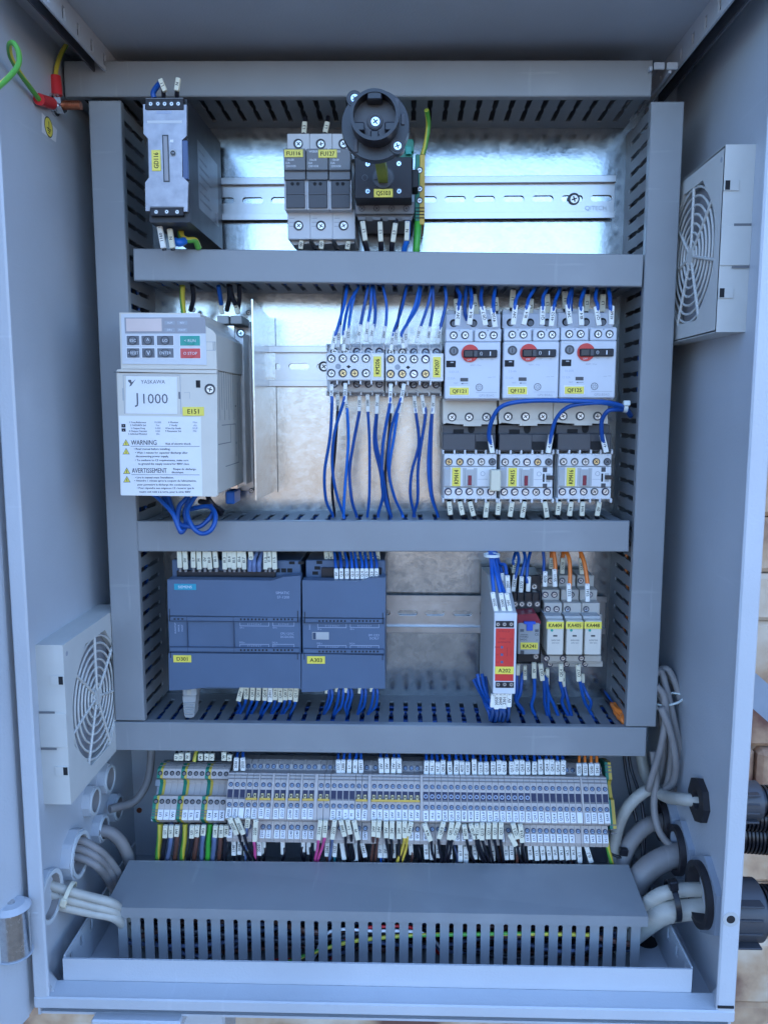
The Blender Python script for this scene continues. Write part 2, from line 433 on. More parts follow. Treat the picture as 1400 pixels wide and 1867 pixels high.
def stone_mat():
    m = bpy.data.materials.new('rubble_stone'); m.use_nodes = True; n = m.node_tree.nodes; l = m.node_tree.links; b = n['Principled BSDF']
    tc = n.new('ShaderNodeTexCoord'); nz = n.new('ShaderNodeTexNoise'); nz.inputs['Scale'].default_value = 9; nz.inputs['Detail'].default_value = 8
    l.new(tc.outputs['Object'], nz.inputs['Vector'])
    cr = n.new('ShaderNodeValToRGB'); e = cr.color_ramp.elements
    e[0].position = .35; e[0].color = (0.16, 0.07, 0.05, 1); e[1].position = .65; e[1].color = (0.62, 0.50, 0.38, 1)
    x = e.new(.5); x.color = (0.48, 0.31, 0.19, 1)
    l.new(nz.outputs['Fac'], cr.inputs[0]); l.new(cr.outputs[0], b.inputs['Base Color']); b.inputs['Roughness'].default_value = .9
    bp = n.new('ShaderNodeBump'); bp.inputs['Strength'].default_value = .6; bp.inputs['Distance'].default_value = .01
    l.new(nz.outputs['Fac'], bp.inputs['Height']); l.new(bp.outputs[0], b.inputs['Normal']); MATS['stone'] = m
stone_mat()
def stone_wall():
    t = thing('stone_wall', 'wall of brown and beige stone blocks behind the cabinet, seen at the right edge', 'wall', (900, 560, GZ))
    rnd = random.Random(3)
    z = GZ
    b = MB('stone', (900, 560, GZ))
    while z < 60:
        h = rnd.uniform(75, 120); x = 250
        while x < 1500:
            wd = rnd.uniform(110, 240)
            b.box(x, x + wd - 2.5, 500 + rnd.uniform(-5, 5), 700, z, z + h - 2.5, 7); x += wd
        z += h
    b.build('block_course', t)
    b = MB('stone', (900, 560, GZ)); b.box(-4000, 6000, 520, 900, GZ, 4600); b.build('shade_wall', t)  # unseen tall wall added to throw shade over the ground in front
stone_wall()

# ================================================================== enclosure
XL, XR, ZT, ZB, YF, YB = -264.5, 231.0, 272.0, -438.0, -192.0, 18.0
ZR = -424.0                                         # underside of the door opening, above the sunk floor
tk = 1.8
enc = thing('electrical_enclosure', 'pale blue-grey painted steel control cabinet standing open with its wiring showing', 'cabinet', ((XL + XR) / 2, YB, ZB - 12))
eo = tuple(Vector(enc.location) * 1000)
b = MB('cabinet_paint', eo)
b.box(XL - tk, XL, YF, YB + tk, ZB - tk, ZT + tk)                      # left side
b.box(XR, XR + tk, YF, YB + tk, ZB - tk, ZT + tk)
b.box(XL, XR, YB, YB + tk, ZB - tk, ZT + tk)                          # back
b.box(XL, XR, YF, YB, ZT, ZT + tk)                                    # top
b.box(XL, XR, YF + 1, YB, ZB - tk, ZB)                                # bottom
b.build('body', enc)
RB, RT_ = -431.6, -422.6
# folded rim round the door opening: a band sloping in from the sheet, then the front face
b = MB('cabinet_paint', eo)
for sx, x, w_ in ((1, XL, 11.0), (-1, XR, 13.0)):
    xi = x + sx * 0.02
    b.box(x - sx * 2.6, x + sx * (w_ - 2.6), YF - 4.0, YF - 0.1, ZR - 3.5, ZT + 14, 1.2)
b.box(XL - 2.6, XR + 2.6, YF - 4.6, YF - 0.5, RB, RT_, 1.0)
b.box(XL - 2.6, XR + 2.6, YF - 4.6, YF - 0.5, ZT + 2, ZT + 14.0, 1.3)
b.hull([(XL + .1, YF - 3.5, RB + 1), (XL + .1, -180.5, RB + 1), (XL + .1, -180.5, -421.2), (XL + .1, YF - 3.5, RT_ - .2)], [(XR - .1, YF - 3.5, RB + 1), (XR - .1, -180.5, RB + 1), (XR - .1, -180.5, -421.2), (XR - .1, YF - 3.5, RT_ - .2)])
# little weld gussets in the lower corners
b.hull([(XL + 0.1, YF + 1, ZR + .1), (XL + 0.1, YF + 1, ZR + 26), (XL + 11, YF + 1, ZR + .1)], [(XL + 0.1, YF + 14, ZR + .1), (XL + 0.1, YF + 14, ZR + 12), (XL + 8, YF + 14, ZR + .1)])
b.hull([(XR - 0.1, YF + 1, ZR + .1), (XR - 11, YF + 1, ZR + .1), (XR - 0.1, YF + 1, ZR + 24)], [(XR - 0.1, YF + 14, ZR + .1), (XR - 8, YF + 14, ZR + .1), (XR - 0.1, YF + 14, ZR + 12)])
b.build('rim', enc)
b = MB('hole', eo); q = P(1332, 1677, YF - 4.1)
b.cyl((q.x, YF - 4.05, q.z), (q.x, YF - 4.3, q.z), 3.0, n=20); b.annulus((q.x, YF - 4.0, q.z), (q.x, YF - 4.4, q.z), 5.5, 3.0, m='light_grey')
b.build('bolt_hole', enc)
b = MB('hole', eo); q0 = P(1309, 1836, YF - 5); q1 = P(1338, 1840, YF - 5); b.box(q0.x, q1.x, YF - 5.0, YF - 3.9, q1.z - .2, q0.z); b.build('drain_slot', enc)
# mounting plate
plate = MB('galv', eo); plate.box(-236, 200, 0, 2.0, -300, 262); plate.build('mounting_plate', enc)
# punched strips hanging from roof and floor side edges
def strip(x, z0, z1, y0, y1, first, flip):
    b = MB('cabinet_paint', eo); th = 1.4
    y = y1; edges = []
    n = 8; pitch = (y1 - y0) / n; ww = 5.0
    lo, hi = z1 - 13.5, z1 - 5.0
    b.box(x, x + th, y0, y1, z0, lo); b.box(x, x + th, y0, y1, hi, z1)
    yy = y0
    for i in range(n):
        yc = y0 + pitch * (i + .5)
        b.box(x, x + th, yy, yc - ww / 2, lo, hi); yy = yc + ww / 2
    b.box(x, x + th, yy, y1, lo, hi)
    b.box(x - (0 if flip else 9), x + (9 + th if flip else th), y0, y1, z1 if z1 > 0 else z0 - th, (z1 + th) if z1 > 0 else z0)
    if z1 > 0: xi = x - 8 if x < 0 else x + 8 + th; b.box(xi, xi + 1, y0, y1, z0, z1, m='dark_grey')  # dark sheet behind the roof strips stands for the shade in their slots
    return b.build('punched_strip', enc)
strip(-231, 253.5, 270.5, -188, 10, 0, False); strip(203.5, 253.5, 270.5, -188, 10, 0, True)
strip(-252, -436, -403, -177.5, -20, 0, False); strip(208, -436, -403, -177.5, -20, 0, True)
b = MB('cabinet_paint', eo)
fl = [P(114, 1749, -180), P(1262, 1768.5, -180)]
b.hull([(fl[0].x, -180, ZB + .3), (fl[1].x, -180, ZB + .3), (fl[1].x, -180, fl[1].z), (fl[0].x, -180, fl[0].z)],
       [(fl[0].x, -178.4, ZB + .3), (fl[1].x, -178.4, ZB + .3), (fl[1].x, -178.4, fl[1].z), (fl[0].x, -178.4, fl[0].z)])
b.build('front_tray_edge', enc)
b = MB('cabinet_paint', eo)       # roof bracket near the top right
q0 = P(1193, 112, -82); q1 = P(1212, 125, -82); b.box(q0.x, q1.x, -82, -80, q1.z, q0.z, .5)
q0 = P(1216, 112, -82); q1 = P(1236, 125, -82); b.box(q0.x, q1.x, -82, -80, q1.z, q0.z, .5)
b.box(q0.x + 2, q0.x + 4, -80, 0, q1.z - 2, q1.z + 1); b.box(q0.x - 12, q0.x - 10, -80, 0, q1.z, q1.z + 3)
b.build('roof_bracket', enc)
for (x, y, r) in ((200, -100, 9), (-212, -120, 8)):
    b = MB('hole', eo); b.cyl((x, y, ZB + .05), (x, y, ZB + .5), r, n=20); b.build('floor_grommet', enc)
b = MB('copper', eo); q = P(254, 1478, YB - .5); b.cyl((q.x, YB - .1, q.z), (q.x, YB - 1, q.z), 2.6, n=16); b.build('rust_spot', enc)

# open door hinged on the left, folded right back
dr = b = MB('cabinet_paint', eo)
Hx = XL - 6
def dpt(s_, n_, z): # along the door, off its face
    a = radians(97); return (Hx - s_ * sin(pi - a) * 0.12 - n_ , YF - 4 - s_, z)
b.hull([(Hx - 1.5, YF - 2, ZR - 16), (Hx - 1.5, YF - 2, ZT + 10), (Hx - 3, YF - 2, ZT + 10), (Hx - 3, YF - 2, ZR - 16)],
       [(Hx - 90, YF - 420, ZR - 16), (Hx - 90, YF - 420, ZT + 10), (Hx - 92, YF - 420, ZT + 10), (Hx - 92, YF - 420, ZR - 16)])
b.box(Hx - 24, Hx - 1.5, YF - 1.8, YF + 18, ZR - 16, ZT + 10, 1)
door = b.build('door', enc)
b = MB('steel', eo)
z0 = P(30, 1722, YF - 6).z; z1 = P(30, 1640, YF - 6).z
x0 = P(-2, 1680, YF - 15).x + 9; x1 = P(52, 1680, YF - 15).x
x0 -= 9
b.cyl(((x0 + x1) / 2 - 1, YF - 15, z0), ((x0 + x1) / 2 - 1, YF - 15, z1), 11.5, n=28, m='steel')
b.cyl(((x0 + x1) / 2 - 1, YF - 15, z1), ((x0 + x1) / 2 - 1, YF - 15, z1 + 3), 13, 9, n=28, m='cabinet_paint')
b.cyl(((x0 + x1) / 2 - 1, YF - 15, z1 + 3), ((x0 + x1) / 2 - 1, YF - 15, z1 + 4), 2.5, n=16, m='steel')
b.cyl(((x0 + x1) / 2 - 1, YF - 15, z0 - 3), ((x0 + x1) / 2 - 1, YF - 15, z0), 9, 13, n=28, m='cabinet_paint')
b.build('hinge', door)

# stand below
t = thing('steel_stand', 'pale painted steel stand bracket under the cabinet floor', 'stand', (-160, -150, GZ))
for x in (-200, 150):
    b = MB('cabinet_paint', (-160, -150, GZ)); b.box(x, x + 60, -150, -110, GZ, ZR - 14.2, 2); b.build('leg', t)
b = MB('cabinet_paint', (-160, -150, GZ)); b.box(-225, -160, -199, -109.5, ZR - 24, ZR - 14.1, 1.2); b.build('foot_plate', t)
b = MB('cabinet_paint'); 
b.use('gland_grey'); b.hull([(250, 120, -175), (250, 120, -215), (250, 150, -215), (250, 150, -175)], [(430, 120, -330), (430, 120, -370), (430, 150, -370), (430, 150, -330)])
o = b.build('brace'); tag(o, 'grey steel brace slanting down beside the cabinet at right', 'brace')

# ================================================================== wiring ducts
FING = 'duct_inside'
def finger(w_, p, y0, y1):
    # outline of one finger between slots (across, outward), pinched open at mid height like real slotted trunking
    h = w_ / 2; L = y1 - y0
    return [(-h, y0), (-h, y0 + .42 * L), (-h - .9, y0 + .46 * L), (-h - .9, y0 + .50 * L), (-h, y0 + .54 * L), (-h, y0 + .86 * L), (-h - 1.2, y0 + .90 * L), (-h - 1.2, y1),
            (h + 1.2, y1), (h + 1.2, y0 + .90 * L), (h, y0 + .86 * L), (h, y0 + .54 * L), (h + .9, y0 + .50 * L), (h + .9, y0 + .46 * L), (h, y0 + .42 * L), (h, y0)]
def duct(label, a0, a1, c0, c1, axis, dep=75.0, ang=0.0, pitch=12.5, fw=8.6, group='grey slotted wiring ducts'):
    # runs along axis (x or z) from a0 to a1; across from c0 to c1; stands out from the plate by dep
    mid = ((a0 + a1) / 2, 0, (c0 + c1) / 2) if axis == 'x' else ((c0 + c1) / 2, 0, (a0 + a1) / 2)
    t = thing('wiring_duct', label, 'wiring duct', mid, group); L = abs(a1 - a0); W = abs(c1 - c0)
    if ang: t.rotation_euler = (0, ang, 0)
    def put(b, name):
        o = b.build(name, t)
        if axis == 'z': o.rotation_euler = (0, radians(90), 0)
        return o
    b = MB('duct_grey'); b.box(-L / 2, L / 2, -dep, -dep + 1.6, -W / 2, W / 2, 1.0)
    b.box(-L / 2, L / 2, -dep + 1.0, -dep + 7, -W / 2, -W / 2 + 1.1); b.box(-L / 2, L / 2, -dep + 1.0, -dep + 7, W / 2 - 1.1, W / 2)
    put(b, 'cover')
    b = MB('duct_inside'); b.box(-L / 2, L / 2, -1.5, -0.1, -W / 2 + 1.8, W / 2 - 1.8)
    n = int(L / pitch)
    for sz in (-1, 1):
        z0, z1 = sz * (W / 2 - 1.5), sz * (W / 2 - 2.9)
        z0, z1 = min(z0, z1), max(z0, z1)
        b.box(-L / 2, L / 2, -16, -0.1, z0, z1)
        for i in range(n):
            x = -L / 2 + (i + .5) * L / n
            f = [(x + p, q) for p, q in finger(fw, 0, -16, -dep + 3)]
            b.prism(f, 'z', z0, z1)
        b.box(-L / 2, L / 2, -dep + 2.2, -dep + 4.5, z0, z1)
    put(b, 'slotted_channel')
    return t
def hduct(label, tl, tr, bl, br):
    A, B_, C_, E_ = (P(*q, -75) for q in (tl, tr, bl, br))
    x0 = (A.x + C_.x) / 2; x1 = (B_.x + E_.x) / 2; zt = (A.z + B_.z) / 2; zb = (C_.z + E_.z) / 2
    ang = -math.atan2((B_.z - A.z + E_.z - C_.z) / 2, x1 - x0)
    return duct(label, x0, x1, zb, zt, 'x', ang=ang)
d1 = hduct('topmost horizontal grey wiring duct under the cabinet roof', (116, 109), (1190, 109), (117, 176), (1188, 174))
d2 = hduct('second horizontal duct from the top, above the inverter drive and breakers', (242, 452), (1174, 463), (244, 511), (1171, 522))
d3 = hduct('third horizontal duct from the top, above the blue controller modules', (250, 950), (1148, 950), (251, 1006), (1146, 1006))
d4 = hduct('fourth horizontal duct from the top, just above the terminal row', (201, 1315.5), (1180, 1329), (199, 1370), (1177, 1379))
lv = duct('tall vertical wiring duct on the left side of the plate', -262.6, 232.8, -244.2, -219.2, 'z')
rv = duct('tall vertical wiring duct on the right side of the plate', -263.0, 228.2, 183.4, 208.0, 'z')
# things tucked in the ducts: bundles of wire seen through the slots
def bundle(label, axis, a0, a1, c, m, n=8, spread=7, ys=(-14, -55), seed=1):
    rnd = random.Random(seed); org = Vector(((a0 + a1) / 2, -30, c) if axis == 'x' else (c, -30, (a0 + a1) / 2))
    b = MB(m, org)
    for i in range(n):
        pts = []; k = 7; y = rnd.uniform(ys[1], ys[0]); s_ = rnd.uniform(-spread, spread)
        for j in range(k):
            t = a0 + (a1 - a0) * j / (k - 1); y += rnd.uniform(-6, 6); y = min(ys[0], max(ys[1], y)); s_ = max(-spread, min(spread, s_ + rnd.uniform(-4, 4)))
            pts.append((t, y, c + s_) if axis == 'x' else (c + s_, y, t))
        b.tube(pts, 1.5, n=6, sub=4)
    o = b.build('wire_bundle'); o.location = org * .001; tag(o, label, 'wires', kind='stuff'); return o
bundle('blue wires packed inside the fourth horizontal duct', 'x', -235, 190, -277, 'wire_blue', 16, 8, seed=2)
bundle('blue wires packed inside the second horizontal duct', 'x', -205, 170, 108, 'wire_blue', 9, 7, seed=3)
bundle('blue wires packed inside the third horizontal duct', 'x', -210, 170, -104, 'wire_blue', 9, 7, seed=4)
bundle('blue wires packed inside the right vertical duct', 'z', -110, 200, 195.5, 'wire_blue', 7, 7, ys=(-20, -60), seed=5)
bundle('orange wires inside the lower end of the right vertical duct', 'z', -262, -120, 195.5, 'wire_orange', 4, 7, ys=(-20, -60), seed=6)
bundle('dark red wires inside the lower right vertical duct', 'z', -255, -105, 195.5, 'dark_red', 4, 7, ys=(-20, -60), seed=8)
bundle('blue wires packed inside the left vertical duct', 'z', -250, 120, -231.7, 'wire_blue', 6, 7, ys=(-18, -55), seed=7)

# lowest duct: deep slotted channel on the floor with its lid on top
def floor_duct():
    A, B_, C_, E_ = P(191, 1654, -142), P(1181, 1671, -142), P(236, 1569, -85), P(1146, 1577, -85)
    t = thing('wiring_duct', 'deep slotted duct along the cabinet floor with its blank lid tilted up', 'wiring duct', ((A.x + B_.x) / 2, -113, ZB), 'grey slotted wiring ducts')
    o_ = Vector(t.location) * 1000
    x0, x1 = (A.x + C_.x) / 2, (B_.x + E_.x) / 2; zf0, zf1, zb0, zb1 = A.z, B_.z, C_.z, E_.z
    b = MB('duct_grey', o_); th = 1.6
    b.hull([(x0, -142, zf0), (x1, -142, zf1), (x1, -85, zb1), (x0, -85, zb0)], [(x0, -142, zf0 - th), (x1, -142, zf1 - th), (x1, -85, zb1 - th), (x0, -85, zb0 - th)])
    b.hull([(x0, -142.6, zf0 - .1), (x1, -142.6, zf1 - .1), (x1, -142.6, zf1 - 8.5), (x0, -142.6, zf0 - 8.5)], [(x0, -141.4, zf0 - .1), (x1, -141.4, zf1 - .1), (x1, -141.4, zf1 - 8.5), (x0, -141.4, zf0 - 8.5)])
    b.hull([(x0, -86.2, zb0), (x1, -86.2, zb1), (x1, -86.2, zb1 - 7.5), (x0, -86.2, zb0 - 7.5)], [(x0, -85, zb0), (x1, -85, zb1), (x1, -85, zb1 - 7.5), (x0, -85, zb0 - 7.5)])
    b.build('cover', t)
    b = MB('duct_grey', o_); xs0 = P(217, 1720, -140).x; xs1 = P(1166, 1720, -140).x
    n = 39; pitch = (xs1 - xs0 + 3.5) / n
    for yy, zt0, zt1 in ((-140.6, zf0, zf1), (-87.4, zb0, zb1)):
        for i in range(n):
            x = xs0 + i * pitch; w_ = pitch - 3.5; zt = zt0 + (zt1 - zt0) * i / n - 4
            b.prism([(x, ZB + 3), (x, zt - 7), (x - 1.2, zt - 5.5), (x - 1.2, zt), (x + w_ + 1.2, zt), (x + w_ + 1.2, zt - 5.5), (x + w_, zt - 7), (x + w_, ZB + 3)], 'y', yy, yy + 1.6)
        b.box(xs0, xs1, yy, yy + 1.6, ZB + .4, ZB + 3.2)
    b.box(xs0, xs1, -139.5, -87.6, ZB + .3, ZB + 2)
    b.build('slotted_channel', t)
    # black sheathed cores and a green-yellow wire in it
    rnd = random.Random(11); b = MB('wire_black', o_)
    for i in range(26):
        x = -225 + rnd.uniform(0, 20); y = rnd.uniform(-134, -96); z = ZB + rnd.uniform(4, 30); pts = []
        for k in range(9):
            pts.append((x + k * 49, max(-136, min(-94, y + rnd.uniform(-9, 9))), max(ZB + 4, min(ZB + 33, z + rnd.uniform(-7, 7)))))
        b.tube(pts, rnd.choice((1.6, 1.6, 2.2)), n=6, sub=4, m=rnd.choice(('wire_black', 'wire_black', 'wire_black', 'wire_black', 'wire_slate', 'wire_brown')))
    o = b.build('cable_bundle', loc=o_); tag(o, 'tangle of thin black cables lying inside the floor duct', 'cables', kind='stuff')
    def one(m, pts, r, lab):
        q = [P(*p) for p in pts]; b = MB(m, q[0]); b.tube(q, r, n=8); o = b.build('wire', loc=q[0]); tag(o, lab, 'wire')
    one('wire_gy', [(500, 1765, -137), (560, 1742, -138), (620, 1722, -138), (680, 1712, -138), (760, 1706, -138), (860, 1704, -138), (960, 1703, -138), (1075, 1705, -137)], 1.6, 'green and yellow earth wire rising inside the floor duct')
    one('red', [(430, 1762, -136), (520, 1750, -133), (600, 1752, -131), (640, 1700, -136), (700, 1690, -137), (760, 1695, -135), (800, 1740, -128)], 1.2, 'thin red wire looping behind the floor duct fingers')
    one('ink_white', [(480, 1755, -136), (560, 1760, -135), (600, 1700, -137), (680, 1698, -138), (770, 1702, -137), (810, 1735, -130)], 1.2, 'thin white wire looping behind the floor duct fingers')
floor_duct()

# ================================================================== DIN rails
def din_rail(label, x0, x1, z, slots, ang=0.0, y=0.0):
    t = thing('din_rail', label, 'din rail', ((x0 + x1) / 2, y, z), 'slotted steel mounting rails'); L = x1 - x0
    if ang: t.rotation_euler = (0, ang, 0)
    b = MB('rail_steel'); hw = 12.5; xc = (x0 + x1) / 2
    # web with obround slots, legs, lips
    b.box(-L / 2, L / 2, -7.5, -6.5, 12.0, 17.5, .3); b.box(-L / 2, L / 2, -7.5, -6.5, -17.5, -12.0, .3)
    b.box(-L / 2, L / 2, -7.4, -0.3, 12.0, 13.0); b.box(-L / 2, L / 2, -7.4, -0.3, -13.0, -12.0)
    xs = sorted(s_ - xc for s_ in slots); cur = -L / 2; sl, sh = 18.0, 2.6
    b.box(-L / 2, L / 2, -2.6, -1.4, sh, 12); b.box(-L / 2, L / 2, -2.6, -1.4, -12, -sh)
    for s_ in xs:
        a, c = s_ - sl / 2, s_ + sl / 2
        if a > cur: b.box(cur, a, -2.6, -1.4, -sh, sh)
        for q in (-1, 1):
            ex = a if q < 0 else c
            arc = [(ex - q * sh * (1 - cos(u)), sh * sin(u)) for u in [k * pi / 2 / 5 for k in range(6)]]
            pl = [(ex, 0)] + [(ex - q * sh + q * sh * cos(u), sh * sin(u)) for u in [k * pi / 10 for k in range(6)]] 
            top = [(ex - q * sh + q * sh * cos(k * pi / 10), sh * sin(k * pi / 10)) for k in range(6)] + [(ex, sh)]
            b.prism(top, 'y', -2.6, -1.4); b.prism([(p[0], -p[1]) for p in top][::-1], 'y', -2.6, -1.4)
        cur = c
    if cur < L / 2: b.box(cur, L / 2, -2.6, -1.4, -sh, sh)
    b.build('rail', t)
    return t
zt = P(1000, 362, -1).z
rt = din_rail('top rail behind the fuse holders and main switch', -165, P(1122, 362, -7).x, zt, [P(1095.8, 362, -1).x - 24.8 * k for k in range(14)])
pn = P(1046, 362, -3); ob = screw(rt, pn.x - rt.location.x * 1000, -2.8, pn.z - zt, 5.0, 'steel' if 'steel' in SCR else 'silver', 'rail_screw')
b = MB('ink_faint'); b.text('QITECH', P(1085, 383, -1).x - rt.location.x * 1000, -2.7, P(1085, 383, -1).z - zt + 1.6, 3.6, 'ink_faint', wid=24); b.build('stamped_name', rt)
zm = P(545, 668, -1).z
rm = din_rail('middle rail behind the contactors and breakers', P(490, 668, -7).x, 172, zm, [P(545, 665, -1).x + 25 * k for k in range(-1, 6)])
screw(rm, P(590, 665, -3).x - rm.location.x * 1000, -2.8, 0, 4.5, 'silver', 'rail_screw')
zl = P(800, 1117, -1).z
rl = din_rail('lower rail behind the controller modules and relays', -205, P(1105, 1120, -7).x, zl, [P(743.4, 1115, -1).x + 24.8 * k for k in range(-1, 7)])
# ================================================================== devices
class Z:
    """crop of the photograph: origin, enlargement; turns its coordinates into places at a given distance from the plate"""
    def __init__(s, ox, oy, k): s.ox, s.oy, s.k = ox, oy, k
    def __call__(s, x, y, Y): return P(s.ox + x / s.k, s.oy + y / s.k, Y)
    def mm(s, px, x, y, Y): return px / s.k / SC(s.ox + x / s.k, s.oy + y / s.k, Y)
    def rect(s, x0, y0, x1, y1, Y):
        a, b_, c, d = s(x0, y0, Y), s(x1, y0, Y), s(x1, y1, Y), s(x0, y1, Y)
        return (a.x + d.x) / 2, (b_.x + c.x) / 2, (c.z + d.z) / 2, (a.z + b_.z) / 2
    def box(s, b, x0, y0, x1, y1, Yf, Yb, bev=0.3, m=None):
        X0, X1, Z0, Z1 = s.rect(x0, y0, x1, y1, Yf); b.box(X0, X1, Yf, Yb, Z0, Z1, bev, m); return s
    def poly(s, b, pts, Yf, Yb, m=None):
        b.prism([(q.x, q.z) for q in (s(x, y, Yf) for x, y in pts)], 'y', Yf, Yb, m); return s
    def disc(s, b, x, y, r, Yf, Yb, m=None, n=24, r1=None):
        q = s(x, y, Yf); R = s.mm(r, x, y, Yf); b.cyl((q.x, Yb, q.z), (q.x, Yf, q.z), R, None if r1 is None else s.mm(r1, x, y, Yf), n=n, m=m); return s
    def scr(s, t, x, y, r, Yf, kind='silver'):
        q = s(x, y, Yf); o = Vector(t.location) * 1000; return screw(t, q.x - o.x, Yf - o.y, q.z - o.z, s.mm(r, x, y, Yf), kind)
    def txt(s, b, t, x, y, h, Yf, m='ink', rot=0, wid=None, bold=0):
        q = s(x, y, Yf); b.text(t, q.x, Yf - 0.04, q.z, s.mm(h, x, y, Yf), m, rot, wid=None if wid is None else s.mm(wid, x, y, Yf), bold=bold); return s
def O(t): return tuple(Vector(t.location) * 1000)
def nametag(t, z, x0, y0, x1, y1, Y, text, rot=0, m='yellow_tag', frame=False, name='name_tag'):
    b = MB(m, O(t)); X0, X1, Z0, Z1 = z.rect(x0, y0, x1, y1, Y)
    if frame: b.box(X0 - .8, X1 + .8, Y - .3, Y, Z0 - .8, Z1 + .8, .1, 'white_paper'); Y -= .3
    b.box(X0, X1, Y - .5, Y, Z0, Z1, .15, m)
    w_, h_ = (X1 - X0, Z1 - Z0) if rot == 0 else (Z1 - Z0, X1 - X0)
    b.text(text, (X0 + X1) / 2, Y - .56, (Z0 + Z1) / 2, h_ * .52, 'ink', rot, wid=w_ * .74, bold=0.09)
    return b.build(name, t)

# ---- slim black power supply, top left
z = Z(240, 130, 5.49); Y = -117.0
t = thing('power_supply', 'slim black power supply with worn silvery front tagged GD116', 'power supply', (-174, 0, 175))
b = MB('psu_black', O(t)); X0, X1, Z0, Z1 = z.rect(125, 330, 560, 1400, Y)
b.prism([(-114, 134), (-8, 134), (-8, 222), (-114, 219)], 'x', X0 + 1.5, X1); b.build('housing', t)
b = MB('psu_label', O(t))
b.quad([(X1 + .1, -88, 200), (X1 + .1, -22, 200), (X1 + .1, -22, 150), (X1 + .1, -88, 150)])
for i in range(7): b.quad([(X1 + .15, -84, 194 - i * 6), (X1 + .15, -84 + 18 + (i * 7) % 22, 194 - i * 6), (X1 + .15, -84 + 18 + (i * 7) % 22, 193 - i * 6), (X1 + .15, -84, 193 - i * 6)], 'ink_grey')
b.quad([(X1 + .15, -30, 160), (X1 + .15, -24, 160), (X1 + .15, -24, 152), (X1 + .15, -30, 152)], 'ink_faint')
b.build('rating_label', t)
b = MB('psu_front', O(t))
z.poly(b, [(115, 325), (135, 325), (135, 380), (520, 380), (520, 330), (550, 330), (550, 640), (503, 685), (508, 1050), (565, 1105), (560, 1400), (515, 1400), (515, 1350), (185, 1350), (180, 1395), (140, 1395), (135, 1110), (175, 1060), (165, 670), (120, 620)], Y, Y + 4)
z.box(b, 155, 488, 505, 515, Y - .1, Y, 0, 'pale_grey'); z.box(b, 385, 680, 418, 706, Y - .12, Y, 0, 'ink_white')
z.box(b, 250, 392, 400, 420, Y - .1, Y, 0, 'ink_pale'); b.build('front_panel', t)
b = MB('black', O(t)); z.box(b, 312, 630, 375, 1105, Y - .15, Y + 1, 0, 'black'); z.box(b, 322, 643, 363, 1092, Y - .4, Y, .2, 'panel_grey'); b.build('display_slot', t)
b = MB('dark_grey', O(t)); z.disc(b, 412, 812, 34, Y - .3, Y, 'light_grey'); z.disc(b, 412, 812, 24, Y - .9, Y, 'black'); z.box(b, 400, 808, 424, 816, Y - 1.0, Y - .8, 0, 'ink_faint'); b.build('adjuster', t)
b = MB('navy', O(t)); z.box(b, 507, 686, 562, 1075, Y + .5, Y + 8, .4); b.build('side_clip', t)
for nm, rc in (('upper', (140, 262, 517, 378)), ('lower', (183, 1352, 517, 1442))):
    b = MB('black_soft', O(t)); z.box(b, *rc, Y - 1, Y + 14, .4); b.use('mid_grey'); z.box(b, rc[0], rc[1], rc[2], rc[1] + 8, Y - 1.4, Y, 0, 'mid_grey'); b.build('terminal_strip', t)
for x in (190, 262, 330, 398, 465): z.scr(t, x, 320, 25, Y - 1, 'silver')
for x in (245, 350, 455): z.scr(t, x, 1403, 25, Y - 1, 'silver')
nametag(t, z, 202, 785, 292, 995, Y, 'GD116', 90)

# ---- fuse holders
z = Z(480, 120, 4.118)
def fuse_pole(t, i):
    x = i * 169
    b = MB('light_grey', O(t)); z.box(b, 180 + x, 505, 347 + x, 700, -50, -8, .4, 'pale_grey'); z.box(b, 183 + x, 1075, 352 + x, 1300, -50, -8, .5, 'pale_grey')
    z.box(b, 181 + x, 600, 345 + x, 1100, -44, -8, .2, 'light_grey'); z.poly(b, [(190 + x, 1290), (345 + x, 1290), (345 + x, 1330), (225 + x, 1345)], -44, -8, 'light_grey')
    for yy in (1140, 1170, 1200): z.box(b, 195 + x, yy, 235 + x, yy + 4, -50.1, -50, 0, 'ink_faint')
    b.build('pole_body', t)
    z.scr(t, 262 + x, 583, 36, -50.05); z.scr(t, 264 + x, 1197, 36, -50.05)
    b = MB('mid_grey', O(t)); z.box(b, 153 + x, 617, 316 + x, 780, -66, -50, .5, 'mid_grey'); z.box(b, 155 + x, 780, 316 + x, 852, -63, -50, .4, 'mid_grey')
    z.box(b, 158 + x, 852, 325 + x, 1078, -60, -46, .4, 'pale_grey'); z.box(b, 170 + x, 857, 312 + x, 1066, -61.5, -60, .4, 'dark_grey')
    z.disc(b, 218 + x, 883, 13, -61.6, -61, 'hole'); z.disc(b, 260 + x, 883, 13, -61.6, -61, 'hole'); z.box(b, 172 + x, 955, 310 + x, 962, -62.2, -61, 0, 'ink_grey')
    for k, (s_, yy) in enumerate((('WEBER', 640), ('10x38', 702), ('32A', 726), ('2301038', 750))): z.txt(b, s_, 205 + x + (3, 0, -22, 2)[k], yy, 15, -66, 'ink_white', wid=90 if k != 2 else 40)
    b.build('fuse_lever', t)
t = thing('fuse_holder', 'single pole grey fuse holder tagged FU116, left of the double one', 'fuse holder', O(thing) if 0 else (-88, 0, 170), 'grey fuse holders on the top rail')
fuse_pole(t, 0); nametag(t, z, 158, 626, 298, 684, -66.1, 'FU116')
t = thing('fuse_holder', 'double pole grey fuse holder tagged FU127, beside the black main switch', 'fuse holder', (-62, 0, 170), 'grey fuse holders on the top rail')
fuse_pole(t, 1); fuse_pole(t, 2); nametag(t, z, 413, 626, 553, 688, -66.1, 'FU127')

